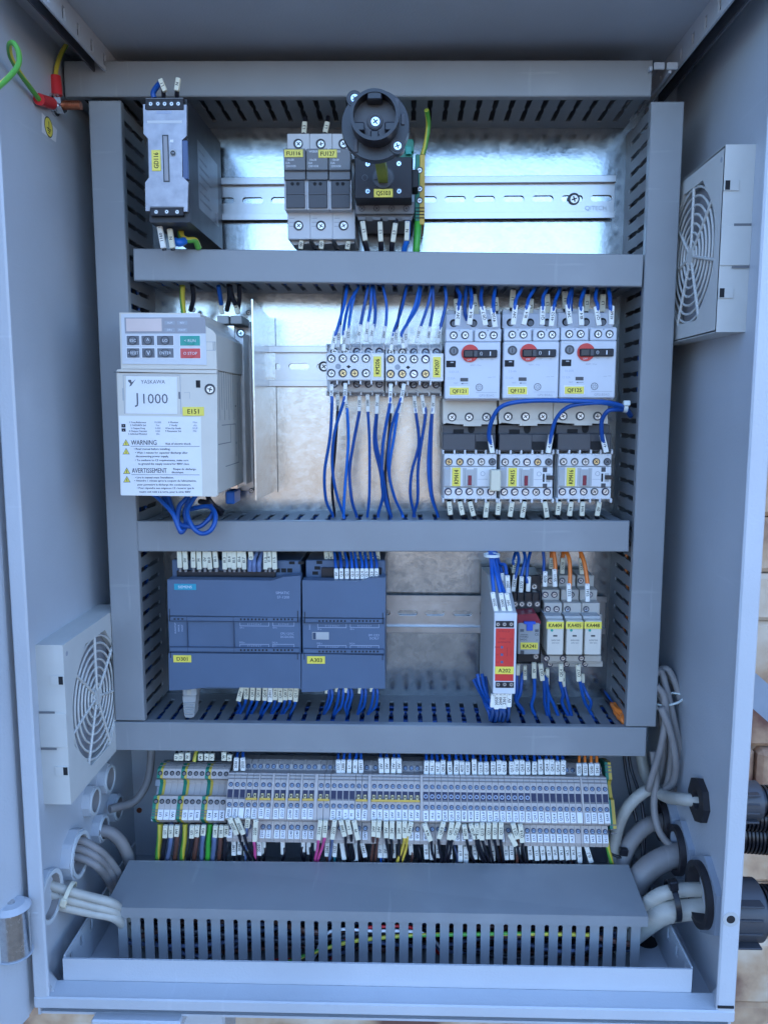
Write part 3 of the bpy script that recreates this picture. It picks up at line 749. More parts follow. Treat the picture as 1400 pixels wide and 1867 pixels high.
# ---- main switch with its shaft and door coupling
t = thing('main_switch', 'black rotary main switch tagged QS103 with a long shaft and black door coupling', 'rotary switch', (-18, 0, 170))
b = MB('pe_green', O(t)); z.box(b, 690, 548, 1125, 700, -55, -8, .5, 'pe_green'); z.box(b, 1060, 560, 1130, 640, -58, -50, .4)
for x in (720, 1090): z.box(b, x - 22, 600, x + 22, 660, -58.5, -55, .3, 'run_green')
b.build('rear_contact_block', t)
b = MB('mid_grey', O(t)); z.box(b, 690, 1018, 1132, 1110, -58, -8, .5); z.poly(b, [(700, 1110), (1128, 1110), (1110, 1165), (720, 1165)], -54, -8)
for x in (740, 850, 963, 1073): z.box(b, x - 30, 1130, x + 30, 1155, -60, -52, .3, 'mid_grey')
b.build('lower_terminals', t)
b = MB('black_soft', O(t)); z.box(b, 686, 682, 1117, 992, -80, -50, .5, 'black_soft'); z.box(b, 700, 990, 1110, 1015, -70, -40, 0, 'black'); z.box(b, 1117, 775, 1165, 910, -72, -50, .5, 'black_soft')
z.disc(b, 762, 836, 22, -80.2, -80, 'ink_grey'); z.disc(b, 762, 836, 18, -80.3, -80.1, 'black_soft'); b.build('front_plate', t)
for x, y in ((783, 733), (1018, 730), (783, 938), (1018, 938)): z.scr(t, x, y, 24, -80.05, 'blue')
for x in (740, 850, 963, 1073): z.scr(t, x, 1068, 24, -58.05, 'dark')
b = MB('black', O(t)); z.disc(b, 900, 838, 83, -80.6, -80, 'black'); z.disc(b, 900, 838, 74, -82, -80.5, 'dark_grey'); z.box(b, 830, 850, 905, 856, -82.2, -82, 0, 'hole'); b.build('rotor', t)
c0 = z(900, 838, -82); c1 = z(835, 385, -205)
b = MB('olive', O(t)); s_ = 3.6
b.hull([(c0.x - s_, -82, c0.z - s_), (c0.x + s_, -82, c0.z - s_), (c0.x + s_, -82, c0.z + s_), (c0.x - s_, -82, c0.z + s_)],
       [(c1.x - s_, -170, c1.z - s_), (c1.x + s_, -170, c1.z - s_), (c1.x + s_, -170, c1.z + s_), (c1.x - s_, -170, c1.z + s_)]); b.build('shaft', t)
b = MB('black', O(t)); cx_, cz_ = c1.x, c1.z
b.cyl((cx_, -138, cz_), (cx_, -162, cz_), 7.5, 9.5, n=32); b.cyl((cx_, -160, cz_), (cx_, -188, cz_), 9.5, 18, n=40); b.cyl((cx_, -186, cz_), (cx_, -192, cz_), 21.6, 21.0, n=48, m='black')
cz_ += 1.2; b.annulus((cx_, -192, cz_), (cx_, -207, cz_), 15.0, 13.0, n=48); b.cyl((cx_, -192, cz_), (cx_, -197, cz_), 13.0, 13.0, n=40, m='dark_grey')
for k in range(4):          # lobes standing in from the cup wall
    a = radians((90, 215, 325, 270)[k]); ww = (4.6, 3.2, 3.2, 2.6)[k]; b.box(cx_ + 11.4 * cos(a) - ww, cx_ + 11.4 * cos(a) + ww, -206.3, -193, cz_ + 11.4 * sin(a) - 2.6, cz_ + 11.4 * sin(a) + 2.6, .7, 'black')
cz_ -= 1.2; b.cyl((cx_, -197, cz_), (cx_, -198, cz_), 5.0, 4.6, n=28, m='dark_grey')
for a, w_, h_ in ((40, 1.4, 4.2), (225, 1.4, 4.2), (10, 1.2, 3.4)):
    a = radians(a); b.box(cx_ + 17.4 * cos(a) - w_, cx_ + 17.4 * cos(a) + w_, -193.2, -191.9, cz_ + 17.4 * sin(a) - h_, cz_ + 17.4 * sin(a) + h_, .4, 'dark_grey')
b.use('black')
ears = [z(683, 240, -193), z(1005, 597, -193)]
for e in ears: b.cyl((e.x, -186, e.z), (e.x, -193, e.z), 4.8, n=28)
for k in range(-3, 4): b.box(cx_ + k * 3.1 - .35, cx_ + k * 3.1 + .35, -187, -165, cz_ - 15 + abs(k) * 1.2, cz_ - 10, 0, 'black')
b.build('door_coupling', t)
q = O(t); screw(t, cx_ - q[0], -198.02, cz_ - q[2], 4.0, 'blue')
for e in ears:
    s = screw(t, e.x - q[0], -193.02, e.z - q[2], 3.6, 'blue')
nametag(t, z, 830, 922, 972, 985, -80.1, 'QS103')
# earth terminal beside it
t = thing('earth_terminal', 'green and yellow earth terminal to the right of the black main switch', 'terminal', (10, 0, 170))
b = MB('pe_green', O(t)); z.box(b, 1140, 662, 1174, 1162, -52, -6, .3, 'pe_green'); z.box(b, 1174, 662, 1212, 1190, -52, -6, .3, 'pe_yellow')
for yy in (1060, 1085, 1110, 1135): z.box(b, 1142, yy, 1208, yy + 8, -52.3, -52, 0, 'hole')
b.build('housing', t)
for yy in (780, 922, 1008): z.scr(t, 1173, yy, 24, -52.05, 'silver')

# ---- inverter drive
z = Z(210, 560, 7.0); Y = -129.0
t = thing('inverter_drive', 'beige inverter drive with keypad and warning label, tagged E151', 'inverter', (-176, 0, 0))
b = MB('beige', O(t))
z.poly(b, [(52, 70), (1080, 78), (1100, 160), (1150, 235), (1245, 300), (1290, 350), (1300, 800), (75, 790)], Y + 3, -34, 'beige')
X0, X1, Z0, Z1 = z.rect(30, 800, 1300, 2400, Y + 2.5); b.box(X0 + .5, X1, Y + 2.5, -34, Z0 + 1, Z1, .8)
b.build('housing', t)
b = MB('beige', O(t)); z.poly(b, [(52, 66), (1082, 74), (1100, 160), (1150, 235), (1250, 300), (1285, 350), (1298, 790), (75, 785)], Y + .8, Y + 3.2)
z.poly(b, [(75, 790), (1298, 800), (1292, 845), (25, 820), (25, 795)], Y - .8, Y + 3.0)
z.poly(b, [(25, 840), (1300, 850), (1308, 2400), (1290, 2418), (85, 2402), (68, 2388)], Y, Y + 3)
b.box(X0, X1, Y - .15, Y + .3, P(300, 678, Y).z - .3, P(300, 678, Y).z + .3, 0, 'ink_grey')
z.box(b, 108, 860, 835, 868, Y - .1, Y, 0, 'ink_faint'); z.box(b, 108, 860, 114, 1360, Y - .1, Y, 0, 'ink_faint'); z.box(b, 832, 880, 838, 1365, Y - .1, Y, 0, 'ink_faint'); z.box(b, 92, 1030, 118, 1190, Y - .12, Y, 0, 'light_grey')
z.box(b, 1030, 932, 1086, 1026, Y - .1, Y, 0, 'hole'); z.box(b, 808, 1080, 832, 1170, Y - .12, Y, 0, 'mid_grey'); z.box(b, 1160, 438, 1278, 444, Y + .7, Y + .8, 0, 'ink_faint'); z.box(b, 1160, 545, 1278, 551, Y + .7, Y + .8, 0, 'ink_faint'); z.box(b, 1250, 444, 1256, 548, Y + .7, Y + .8, 0, 'ink_grey'); z.box(b, 1273, 440, 1280, 548, Y + .7, Y + .8, 0, 'ink_grey')
z.box(b, 880, 1085, 955, 1090, Y - .05, Y, 0, 'light_grey'); z.box(b, 950, 1085, 955, 1165, Y - .05, Y, 0, 'light_grey')
b.build('front_cover', t)
b = MB('mid_grey', O(t))             # ventilation slits and seams on the right side
for i, yy in enumerate((-116, -108, -100, -92, -84, -76, -68)):
    b.box(X1 - .1, X1 + .12, yy, yy + .7, -10 + (i % 2) * 8, 44 - i * .8, 0)
for (ya, yb, zz) in ((-110, -60, -14), (-126, -80, -28), (-100, -50, -46), (-112, -100, 46)): b.box(X1 - .1, X1 + .12, ya, yb, zz, zz + .6, 0)
for (yy, za, zb) in ((-60, -40, -14), (-80, -28, -14), (-50, -46, 20), (-42, -30, 48)): b.box(X1 - .1, X1 + .12, yy, yy + .6, za, zb, 0)
for yy, zz in ((-124, 42), (-122, 28), (-60, 30), (-60, 0), (-60, -30)): b.box(X1 - .1, X1 + .2, yy, yy + 1.4, zz, zz + 1.6, 0, 'hole')
b.build('side_vents', t)
b = MB('pale_grey', O(t)); z.poly(b, [(75, 85), (1078, 92), (1098, 175), (1155, 245), (1168, 735), (92, 722)], Y + .2, Y + .9, 'pale_grey')
z.box(b, 122, 128, 1152, 332, Y, Y + .3, 0, 'panel_grey')
for x, y, s_ in ((696, 196, 'ALM'), (857, 196, 'REV'), (696, 288, 'DRV'), (857, 288, 'FOUT')):
    z.box(b, x - 65, y - 24, x + 65, y + 24, Y - .06, Y, 0, 'ink_faint'); z.txt(b, s_, x, y, 24, Y - .1, 'ink_white')
b.build('keypad_panel', t)
b = MB('lcd', O(t)); z.box(b, 140, 142, 594, 306, Y - .15, Y, .05, 'lcd'); b.build('display', t)
for x0, x1, y0, y1, m, s_, cx, sm in ((147, 306, 362, 482, 'key_grey', 'ESC', 226, 1), (336, 497, 362, 482, 'key_grey', '^', 418, 3), (532, 742, 362, 482, 'key_grey', 'LO', 638, 1), (828, 1082, 362, 488, 'run_green', '< RUN', 960, 1),
                              (150, 310, 522, 642, 'key_grey', '> RESET', 232, 1), (343, 504, 522, 642, 'key_grey', 'V', 425, 2), (538, 746, 522, 642, 'key_grey', 'ENTER', 640, 1), (832, 1086, 524, 650, 'stop_red', 'O STOP', 962, 1)):
    b = MB(m, O(t)); z.box(b, x0 - 8, y0 - 8, x1 + 8, y1 + 8, Y + .05, Y + .3, 0, 'white_paper'); z.box(b, x0, y0, x1, y1, Y - .15, Y + .2, .1, m)
    q = z(cx, (y0 + y1) / 2, Y); R = z.mm(54, 400, 400, Y); b.annulus((q.x, Y - .15, q.z), (q.x, Y - .9, q.z), R, R * .84, n=28, m=m if m != 'key_grey' else 'dark_grey'); b.cyl((q.x, Y - .15, q.z), (q.x, Y - .7, q.z), R * .82, n=28, m=m)
    z.txt(b, s_, (x0 + x1) / 2 + (10 if 'R' in s_ or 'S' in s_ else 0) * 0, (y0 + y1) / 2, 36 if sm == 1 else 56, Y - .95, 'ink_white', wid=(x1 - x0) * .86 if sm == 1 else None); b.build('key', t)
b = MB('white_paper', O(t)); z.poly(b, [(138, 880), (785, 890), (792, 1362), (135, 1355)], Y - .25, Y)
z.txt(b, 'YASKAWA', 482, 950, 48, Y - .3, 'ink_grey', wid=310); z.txt(b, 'J', 270, 1160, 135, Y - .3, 'ink_grey'); z.txt(b, '1000', 515, 1165, 125, Y - .3, 'ink_grey', wid=340)
z.poly(b, [(165, 925), (200, 925), (212, 960), (262, 918), (205, 1000), (180, 1012), (195, 975), (165, 945)], Y - .32, Y - .2, 'ink_grey'); b.build('model_card', t)
b = MB('white_paper', O(t)); z2 = Z(210, 750, 7.0); z2.poly(b, [(48, 55), (1092, 70), (1112, 1082), (75, 1070)], Y - .12, Y); Yt = Y - .14
z2.box(b, 80, 160, 132, 205, Yt, Y, 0, 'ink'); z2.box(b, 82, 215, 134, 258, Yt, Y, 0, 'ink')
z2.txt(b, '^', 106, 186, 24, Yt - .02, 'white_paper'); z2.txt(b, 'v', 108, 238, 20, Yt - .02, 'white_paper')
def line(s_, x0, x1, y, h, m='ink'): z2.txt(b, s_, (x0 + x1) / 2, y, h, Yt, m, wid=(x1 - x0), bold=.05)
for y, a, c, d, e in ((138, '1 Freq Reference', 'F0.000', '6 Monitor', 'Mon'), (176, '2 FWD/REV Sel', 'For', '7 Verify', 'uFy'), (214, '3 Output Freq', '0.000', '8 Set-Up Guide', 'SFUP'), (250, '4 Output Current', '0.0A', '9 Parameter Set', 'PAr'), (286, '5 Selected Monitor', '00u', None, None)):
    line(a, 155, 425, y, 22, 'ink_grey'); line(c, 500, 590, y, 22, 'ink_faint')
    if d: line(d, 625, 860, y, 22, 'ink_grey'); line(e, 985, 1055, y, 22, 'ink_faint')
line('WARNING', 200, 530, 396, 62, 'ink_grey'); line('Risk of electric shock.', 575, 1040, 412, 26)
line('• Read manual before installing.', 198, 745, 478, 26); line('• Wait 1 minute for capacitor discharge after', 198, 985, 526, 26); line('disconnecting power supply.', 228, 720, 572, 26)
line('• To conform to CE requirements, make sure', 200, 990, 622, 26); line('to ground the supply neutral for 400V class.', 228, 1015, 668, 26)
line('AVERTISSEMENT', 212, 660, 754, 60, 'ink_grey'); line('Risque de décharge', 700, 1072, 735, 26); line('électrique.', 704, 895, 776, 26)
line("• Lire le manuel avant l'installation.", 210, 795, 843, 25); line("• Attendre 1 minute après la coupure de l'alimentation,", 212, 1072, 884, 25); line('pour permettre la décharge des condensateurs.', 240, 1012, 934, 25)
line("• Pour répondre aux exigences CE s'assurer que le", 212, 1072, 978, 25); line('neutre soit relié à la terre, pour la série 400V', 240, 1030, 1026, 25)
z2.box(b, 198, 442, 1078, 448, Yt, Y, 0, 'ink_grey'); z2.box(b, 208, 806, 1078, 812, Yt, Y, 0, 'ink_grey')
for x, y in ((138, 400), (140, 510), (148, 760), (150, 868)):
    z2.poly(b, [(x - 47, y + 38), (x + 47, y + 38), (x, y - 46)], Yt, Y, 'ink_grey'); z2.poly(b, [(x - 36, y + 31), (x + 36, y + 31), (x, y - 32)], Yt - .04, Y, 'yellow_tag'); z2.box(b, x - 4, y - 12, x + 4, y + 24, Yt - .08, Y, 0, 'ink')
b.build('warning_label', t)
z.scr(t, 1210, 1043, 68, Y - .05, 'silver')
nametag(t, z, 862, 1272, 1135, 1385, Y - .05, 'E151')
b = MB('steel', O(t)); Xr = P(455, 700, -20).x
b.box(X0 + 2, Xr - 9, -33.9, -8, -70, 68, .4, 'steel')
for i in range(10): b.box(Xr - 9 - .1, Xr - 2, -33 + i * 2.5, -33 + i * 2.5 + 1.1, -66, 62, 0, 'rail_steel')
b.box(X0 + 2, Xr, -8.5, -6, -74, 73, .3, 'rail_steel'); b.build('heat_sink', t)
q = P(439, 607, -34); screw(t, q.x + 176, -34.5, q.z, 3.6, 'blue')
# thin sheet bracket beside it
t = thing('sheet_bracket', 'bent galvanised sheet bracket standing on edge right of the inverter drive', 'bracket', (-131, 0, 5))
b = MB('galv', O(t)); A = P(458, 545, -79); B_ = P(462, 912, -79); C_ = P(487, 578, -3); E_ = P(492, 898, -3); xx = A.x
b.prism([(-79, A.z), (-79, B_.z), (-3, E_.z), (-3, C_.z)], 'x', xx, xx + 1.2)
b.box(xx, xx + 6, -3.2, -2.1, E_.z, C_.z); b.build('sheet', t)
z = Z(180, 440, 3.335)
t = thing('mounting_plate_screws', 'row of drive mounting lugs with dark screw heads above the drive', 'fastener', (-140, 0, 80)); 
for x, y in ((575, 415), (745, 468), (825, 468), (910, 432), (928, 1515)):
    z.scr(t, x, y, 15, -12, 'silver')
b = MB('light_grey', O(t)); z.box(b, 720, 450, 790, 500, -40, -8, .5); z.box(b, 800, 450, 870, 500, -40, -8, .5); b.build('terminal_shroud', t)

# ---- small contactors with auxiliary blocks (KM206, KM207)
def contactor_base(t, zz, xs, yt, yb, Yf, cx, x0, x1, y0, y1, fr=0):
    """two rows of five screw terminals and barrier ribs; coordinates in crop zz"""
z = Z(580, 580, 5.833)
def small_contactor(px, label, tagtxt):
    t = thing('relay_contactor', label, 'contactor', tuple(z(390, 510, 0) * 1), 'small contactors with front auxiliary blocks'); t.location.y = 0
    o = O(t)
    b = MB('contactor_white', o); z.box(b, 92, 270, 712, 820, -40, -6, .6); z.box(b, 110, 300, 700, 790, -56, -39, .5); z.box(b, 100, 380, 705, 640, -60, -50, .4)
    for x in (92, 215, 340, 455, 575, 695):
        z.box(b, x - 9, 268, x + 9, 330, -60, -40, .4); z.box(b, x - 9, 770, x + 9, 822, -60, -40, .4)
    for x in (410, 535, 650): z.txt(b, 'NO' if x < 600 else 'A1', x, 300, 16, -56, 'ink_pale')
    b.build('base', t)
    for x in (170, 290, 410, 535, 650): z.scr(t, x, 352, 40, -56.1, 'dim' if x > 300 else 'silver'); z.scr(t, x, 700, 40, -56.1, 'dim')
    b = MB('contactor_white', o); z.box(b, 86, 368, 562, 660, -85, -55, .7); z.box(b, 556, 366, 700, 664, -84, -55, .6)
    for x in (200, 325, 450, 565): z.box(b, x - 8, 655, x + 8, 705, -84, -60, .3); z.box(b, x - 8, 340, x + 8, 372, -84, -60, .3)
    z.disc(b, 213, 512, 30, -85.15, -85, 'ink_faint'); z.poly(b, [(300, 514), (324, 496), (350, 514), (324, 534)], -85.1, -85, 'ink'); b.build('auxiliary_block', t)
    for x in (140, 262, 386, 508):
        for y in (427, 583): z.scr(t, x, y, 45, -85.05, random.choice(('silver', 'slot', 'silver', 'brass')))
    nametag(t, z, 588, 405, 672, 622, -84.05, tagtxt, 90, frame=True)
    return t
k1 = small_contactor(0, 'small pale contactor tagged KM206, left one of the two with auxiliary block', 'KM206')
def retag(t, txt):
    for c in t.children:
        if c.name.startswith('name_tag'): return c
k2 = small_contactor(0, 'small pale contactor tagged KM207, between its twin and the first breaker', 'KM207')
dx = z(1022, 512, -85) - z(390, 505, -85); k2.location.x += dx.x * .001; k2.location.z += dx.z * .001

# ---- motor protection breakers (QF121, QF123, QF125) with lower contactors
z = Z(800, 520, 6.667)
def breaker(label, tg, rating):
    t = thing('motor_breaker', label, 'circuit breaker', tuple(z(410, 1035, 0)), 'motor breakers with red dial and black rocker'); t.location.y = 0; o = O(t)
    b = MB('breaker_grey', o); z.box(b, 82, 345, 750, 530, -60, -8, .6, 'breaker_grey'); z.box(b, 95, 300, 745, 350, -45, -8, .4); z.box(b, 82, 520, 748, 1400, -74, -8, .4)
    z.box(b, 48, 1380, 705, 1640, -60, -8, .5, 'beige'); z.poly(b, [(50, 1630), (705, 1630), (705, 1690), (515, 1690), (515, 1712), (400, 1712), (300, 1712), (300, 1690), (220, 1690), (90, 1672), (55, 1690)], -60, -10, 'beige'); b.build('housing', t)
    b = MB('breaker_grey', o); z.box(b, 72, 688, 745, 1382, -82, -72, .8, 'breaker_grey'); Yf = -82
    z.disc(b, 182, 797, 57, Yf - .5, Yf, 'dark_grey'); z.disc(b, 182, 797, 36, Yf - .7, Yf, 'mid_grey'); z.box(b, 178, 770, 186, 824, Yf - .8, Yf, 0, 'hole')
    z.box(b, 90, 915, 205, 995, Yf - .3, Yf, .1); z.box(b, 138, 934, 182, 946, Yf - .5, Yf, 0, 'ink_grey'); z.box(b, 142, 930, 178, 938, Yf - .6, Yf, 0, 'breaker_grey')
    z.box(b, 85, 696, 265, 724, Yf - .2, Yf, .1, 'pale_grey')
    z.txt(b, 'RESET / Clear', 450, 970, 17, Yf, 'ink_faint', wid=200); z.txt(b, 'TEST', 205, 1190, 18, Yf, 'ink_faint', wid=80)
    z.txt(b, rating, 185, 1050, 26, Yf, 'ink_pale', wid=180); z.txt(b, '□ 52A', 150, 1130, 24, Yf, 'ink_pale', wid=120)
    z.box(b, 260, 1125, 356, 1168, Yf - .2, Yf, 0, 'dark_grey'); z.box(b, 285, 1192, 355, 1196, Yf - .1, Yf, 0, 'ink_grey'); z.poly(b, [(268, 1194), (292, 1184), (292, 1204)], Yf - .1, Yf, 'ink_grey')
    z.box(b, 595, 1116, 640, 1120, Yf - .1, Yf, 0, 'ink_faint'); z.box(b, 650, 1112, 690, 1116, Yf - .1, Yf, 0, 'ink_faint')
    z.box(b, 450, 1300, 705, 1304, Yf - .1, Yf, 0, 'ink_faint'); z.txt(b, 'GPS1BSAG', 580, 1338, 28, Yf, 'ink_faint', wid=240)
    z.txt(b, 'TRIP', 520, 900, 15, Yf, 'ink_faint'); z.txt(b, 'ON', 645, 900, 15, Yf, 'ink_faint')
    b.build('face', t)
    b = MB('ink_grey', o); q = z(490, 1240, Yf); R = z.mm(44, 490, 1240, Yf)      # round monogram of the maker
    b.annulus((q.x, Yf, q.z), (q.x, Yf - .12, q.z), R, R * .84, n=24, m='ink_grey')
    for k in range(8):
        a = pi / 4 * k; p0 = Vector((q.x + R * .25 * cos(a), Yf - .1, q.z + R * .25 * sin(a))); p1 = Vector((q.x + R * .7 * cos(a + .5), Yf - .1, q.z + R * .7 * sin(a + .5))); b.tube([p0, p1], .14, n=4, m='ink_grey')
    b.build('emblem', t)
    b = MB('relay_red', o); z.disc(b, 380, 825, 106, Yf - 1.2, Yf, 'relay_red', n=40); z.txt(b, 'OFF', 370, 905, 22, Yf - 1.2, 'ink_white'); b.build('red_dial', t)
    b = MB('black', o); z.box(b, 303, 782, 710, 876, Yf - 3.2, Yf, .6, 'black_soft'); z.box(b, 306, 785, 420, 873, Yf - 4.4, Yf - 3, .5, 'black'); z.box(b, 425, 790, 470, 868, Yf - 3.6, Yf - 3, .2, 'dark_grey')
    z.txt(b, '0', 515, 828, 48, Yf - 3.2, 'ink_white', bold=.08); z.txt(b, 'I', 625, 828, 50, Yf - 3.2, 'ink_white', bold=.2); b.build('rocker', t)
    for x0, x1 in ((82, 415), (434, 757)):
        b = MB('breaker_grey', o); z.box(b, x0, 530, x1, 684, -79, -58, .7); xm = (x0 + x1) / 2; z.box(b, xm - 9, 540, xm + 9, 558, -79.1, -79, 0, 'ink_faint'); b.build('auxiliary_contact', t)
    for x in (180, 317, 528, 665): z.scr(t, x, 605, 48, -79.05)
    for x in (180, 418, 620):
        b = MB('hole', o); z.disc(b, x, 458, 48, -60.1, -60, 'hole'); z.disc(b, x + 6, 466, 32, -60.2, -60.05, 'mid_grey'); b.build('cable_entry', t)
    for x in (160, 368, 578): z.scr(t, x, 1600, 54, -60.05)
    nametag(t, z, 132, 1242, 362, 1330, Yf - .05, tg, frame=True)
    return t
q1 = breaker('pale motor breaker with red dial tagged QF121, nearest the small contactors', 'QF121', '0.63-1A')
q2 = breaker('pale motor breaker with red dial tagged QF123, middle of the three', 'QF123', '2.5-4A')
q3 = breaker('pale motor breaker with red dial tagged QF125, next to the right vertical duct', 'QF125', '16-20A')
a = P(860, 675, -82); c_ = P(966.5, 674, -82); d_ = P(1070.5, 673, -82)
q2.location.x += (c_.x - a.x) * .001; q2.location.z += (c_.z - a.z) * .001; q3.location.x += (d_.x - a.x) * .001; q3.location.z += (d_.z - a.z) * .001

z = Z(800, 760, 6.667)
def link_module(label):
    t = thing('link_module', label, 'link module', tuple(z(370, 250, 0)), 'black link modules between breakers and contactors'); t.location.y = 0; o = O(t)
    b = MB('dark_grey', o); z.box(b, 45, 95, 690, 215, -52, -10, .4, 'dark_grey'); z.box(b, 45, 205, 690, 420, -60, -10, .6, 'dark_grey'); z.box(b, 45, 205, 445, 405, -61.2, -59, .5, 'dark_grey')
    z.box(b, 175, 150, 303, 200, -52.2, -52, 0, 'hole'); z.disc(b, 393, 160, 38, -52.25, -52, 'hole'); z.box(b, 352, 100, 434, 160, -52.22, -52, 0, 'hole'); z.box(b, 452, 298, 600, 400, -61.4, -59, 0, 'hole'); b.build('housing', t)
    return t
def contactor(label, tg, open_side):
    t = thing('contactor', label, 'contactor', tuple(z(375, 730, 0)), 'pale contactors under the link modules'); t.location.y = 0; o = O(t)
    b = MB('contactor_white', o); z.box(b, 48, 420, 700, 1025, -45, -8, .6); z.box(b, 62, 445, 700, 1002, -56, -44, .5); z.box(b, 62, 607, 700, 852, -61, -50, .6); z.box(b, 62, 450, 700, 600, -60, -50, .5); z.box(b, 62, 860, 700, 1000, -60, -50, .5)
    for x in (52, 190, 318, 452, 572, 705):
        z.box(b, x - 12, 395, x + 12, 455, -61, -40, .5); z.box(b, x - 12, 990, x + 12, 1045, -61, -40, .5)
    for k, x in enumerate((122, 255, 385, 515, 655)):
        z.txt(b, ('L1', 'L2', 'L3', 'NO', 'A1')[k], x, 472, 18, -60, 'ink_pale'); z.txt(b, ('T1', 'T2', 'T3', 'NO', 'A2')[k], x - 14, 985, 18, -60, 'ink_pale')
    z.box(b, 288, 622, 335, 838, -61.2, -61, 0, 'light_grey'); z.box(b, 420, 622, 465, 838, -61.2, -61, 0, 'light_grey'); z.box(b, 318, 640, 432, 842, -61.9, -61, .2); z.box(b, 68, 612, 138, 840, -61.6, -61, .2)
    z.box(b, 85, 622, 122, 640, -61.8, -61, 0, 'ink_pale'); z.box(b, 472, 756, 590, 760, -61.1, -61, 0, 'ink_faint')
    q = z(533, 690, -61); b.annulus((q.x, -61, q.z), (q.x, -61.1, q.z), 1.9, 1.5, n=20, m='ink_faint')
    if open_side:
        z.box(b, 578, 612, 630, 668, -61.1, -61, 0, 'dark_grey'); z.box(b, 578, 688, 600, 788, -61.1, -61, 0, 'hole'); z.box(b, 618, 685, 670, 790, -61.3, -61, 0, 'light_grey'); z.box(b, 578, 808, 632, 860, -61.1, -61, 0, 'dark_grey')
        z.box(b, 622, 710, 715, 760, -63, -60, .3, 'black')
    b.build('housing', t)
    b = MB('dark_red', o); z.box(b, 352, 645, 400, 836, -62, -61.8, 0, 'light_grey'); z.box(b, 355, 712, 398, 832, -62.8, -61.9, .2, 'dark_red'); b.build('position_indicator', t)
    for x in (120, 255, 385, 515, 648): z.scr(t, x, 545, 46, -60.1, random.choice(('silver', 'slot', 'brass', 'silver')) if x < 600 else 'dark')
    for x in (112, 240, 370, 500, 632): z.scr(t, x, 908, 46, -60.1, 'slot' if x != 500 else 'silver')
    nametag(t, z, 160, 616, 262, 842, -61.05, tg, 90)
    return t
for i, (l1, l2, tg, os_, cx, cy) in enumerate((
        ('black link module under the breaker tagged QF121', 'pale contactor tagged KM414, leftmost of the lower three', 'KM414', False, 856, 869),
        ('black link module under the breaker tagged QF123', 'pale contactor tagged KM415, middle of the lower three', 'KM415', True, 958.5, 869.5),
        ('black link module under the breaker tagged QF125', 'pale contactor tagged KM416, rightmost of the lower three', 'KM416', True, 1065, 869))):
    m_, c = link_module(l1), contactor(l2, tg, os_)
    a = P(856, 869, -61); e = P(cx, cy, -61)
    for o in (m_, c): o.location.x += (e.x - a.x) * .001; o.location.z += (e.z - a.z) * .001
t = thing('plug_module', 'cream plug-in suppressor module bridging the first two lower contactors', 'plug', tuple(z(690, 775, -61))); b = MB('plug_cream', O(t)); z.box(b, 628, 645, 755, 905, -72, -61.9, .8, 'plug_cream'); b.build('plug_body', t)

# ---- blue controller modules
z = Z(220, 980, 2.692)
t = thing('controller_module', 'wide blue programmable controller with teal logo, tagged D301', 'controller', (-140, 0, -181), 'blue controller modules'); o = O(t)
b = MB('plc_dark', o); z.box(b, 262, 112, 886, 745, -62, -8, .6, 'plc_blue'); z.box(b, 275, 165, 760, 205, -66, -60, .3, 'black'); z.box(b, 235, 380, 883, 570, -80, -60, .5, 'plc_blue')
for x in (840, 885): z.box(b, x - 14, 118, x + 14, 132, -62.3, -62, 0, 'hole')
for x in (770, 800, 830): z.box(b, x - 12, 152, x + 12, 172, -62.3, -62, 0, 'hole')
b.build('housing', t)
b = MB('plc_blue', o); z.poly(b, [(229, 207), (740, 212), (800, 194), (883, 188), (883, 392), (232, 382)], -82, -70, 'plc_blue')
z.box(b, 262, 228, 370, 258, -82.3, -82, .05, 'teal_blue'); z.txt(b, 'SIEMENS', 316, 243, 13, -82.3, 'ink_white', wid=94); z.txt(b, 'SIMATIC', 795, 272, 13, -82, 'ink_pale', wid=74); z.txt(b, 'S7-1200', 798, 293, 13, -82, 'ink_pale', wid=68)
z.box(b, 238, 350, 242, 412, -82.1, -82, 0, 'hole'); z.box(b, 867, 360, 871, 415, -82.1, -82, 0, 'hole'); b.build('upper_door', t)
b = MB('plc_blue', o); z.poly(b, [(235, 568), (884, 574), (884, 742), (430, 735), (330, 748), (238, 752)], -82, -70, 'plc_blue')
z.box(b, 243, 560, 247, 592, -82.1, -82, 0, 'hole'); z.box(b, 866, 570, 870, 600, -82.1, -82, 0, 'hole'); b.build('lower_door', t)
b = MB('plc_blue', o)
for yy in (402, 553):
    z.box(b, 240, yy - 11, 878, yy + 11, -81.6, -80, .5, 'plc_blue')
    for x in list(range(590, 720, 18)) + list(range(752, 845, 18)): z.box(b, x - 4, yy - 4, x + 4, yy + 5, -81.75, -81.6, 0, 'hole')
for x in (265, 283, 303): z.box(b, x - 5, 397, x + 5, 404, -81.75, -81.6, 0, 'hole')
for yy in (390, 414, 541, 566): z.box(b, 240, yy - 1, 878, yy + 1, -81.7, -80, 0, 'plc_dark')
for x in (327, 555): z.box(b, x - 1.5, 390, x + 1.5, 565, -81.8, -80, 0, 'plc_dark')
for x, s_ in ((268, 'RUN/STOP'), (285, 'ERROR'), (302, 'MAINT')): z.txt(b, s_, x, 445, 8, -80, 'ink_pale', 90, wid=56 if x == 268 else 34)
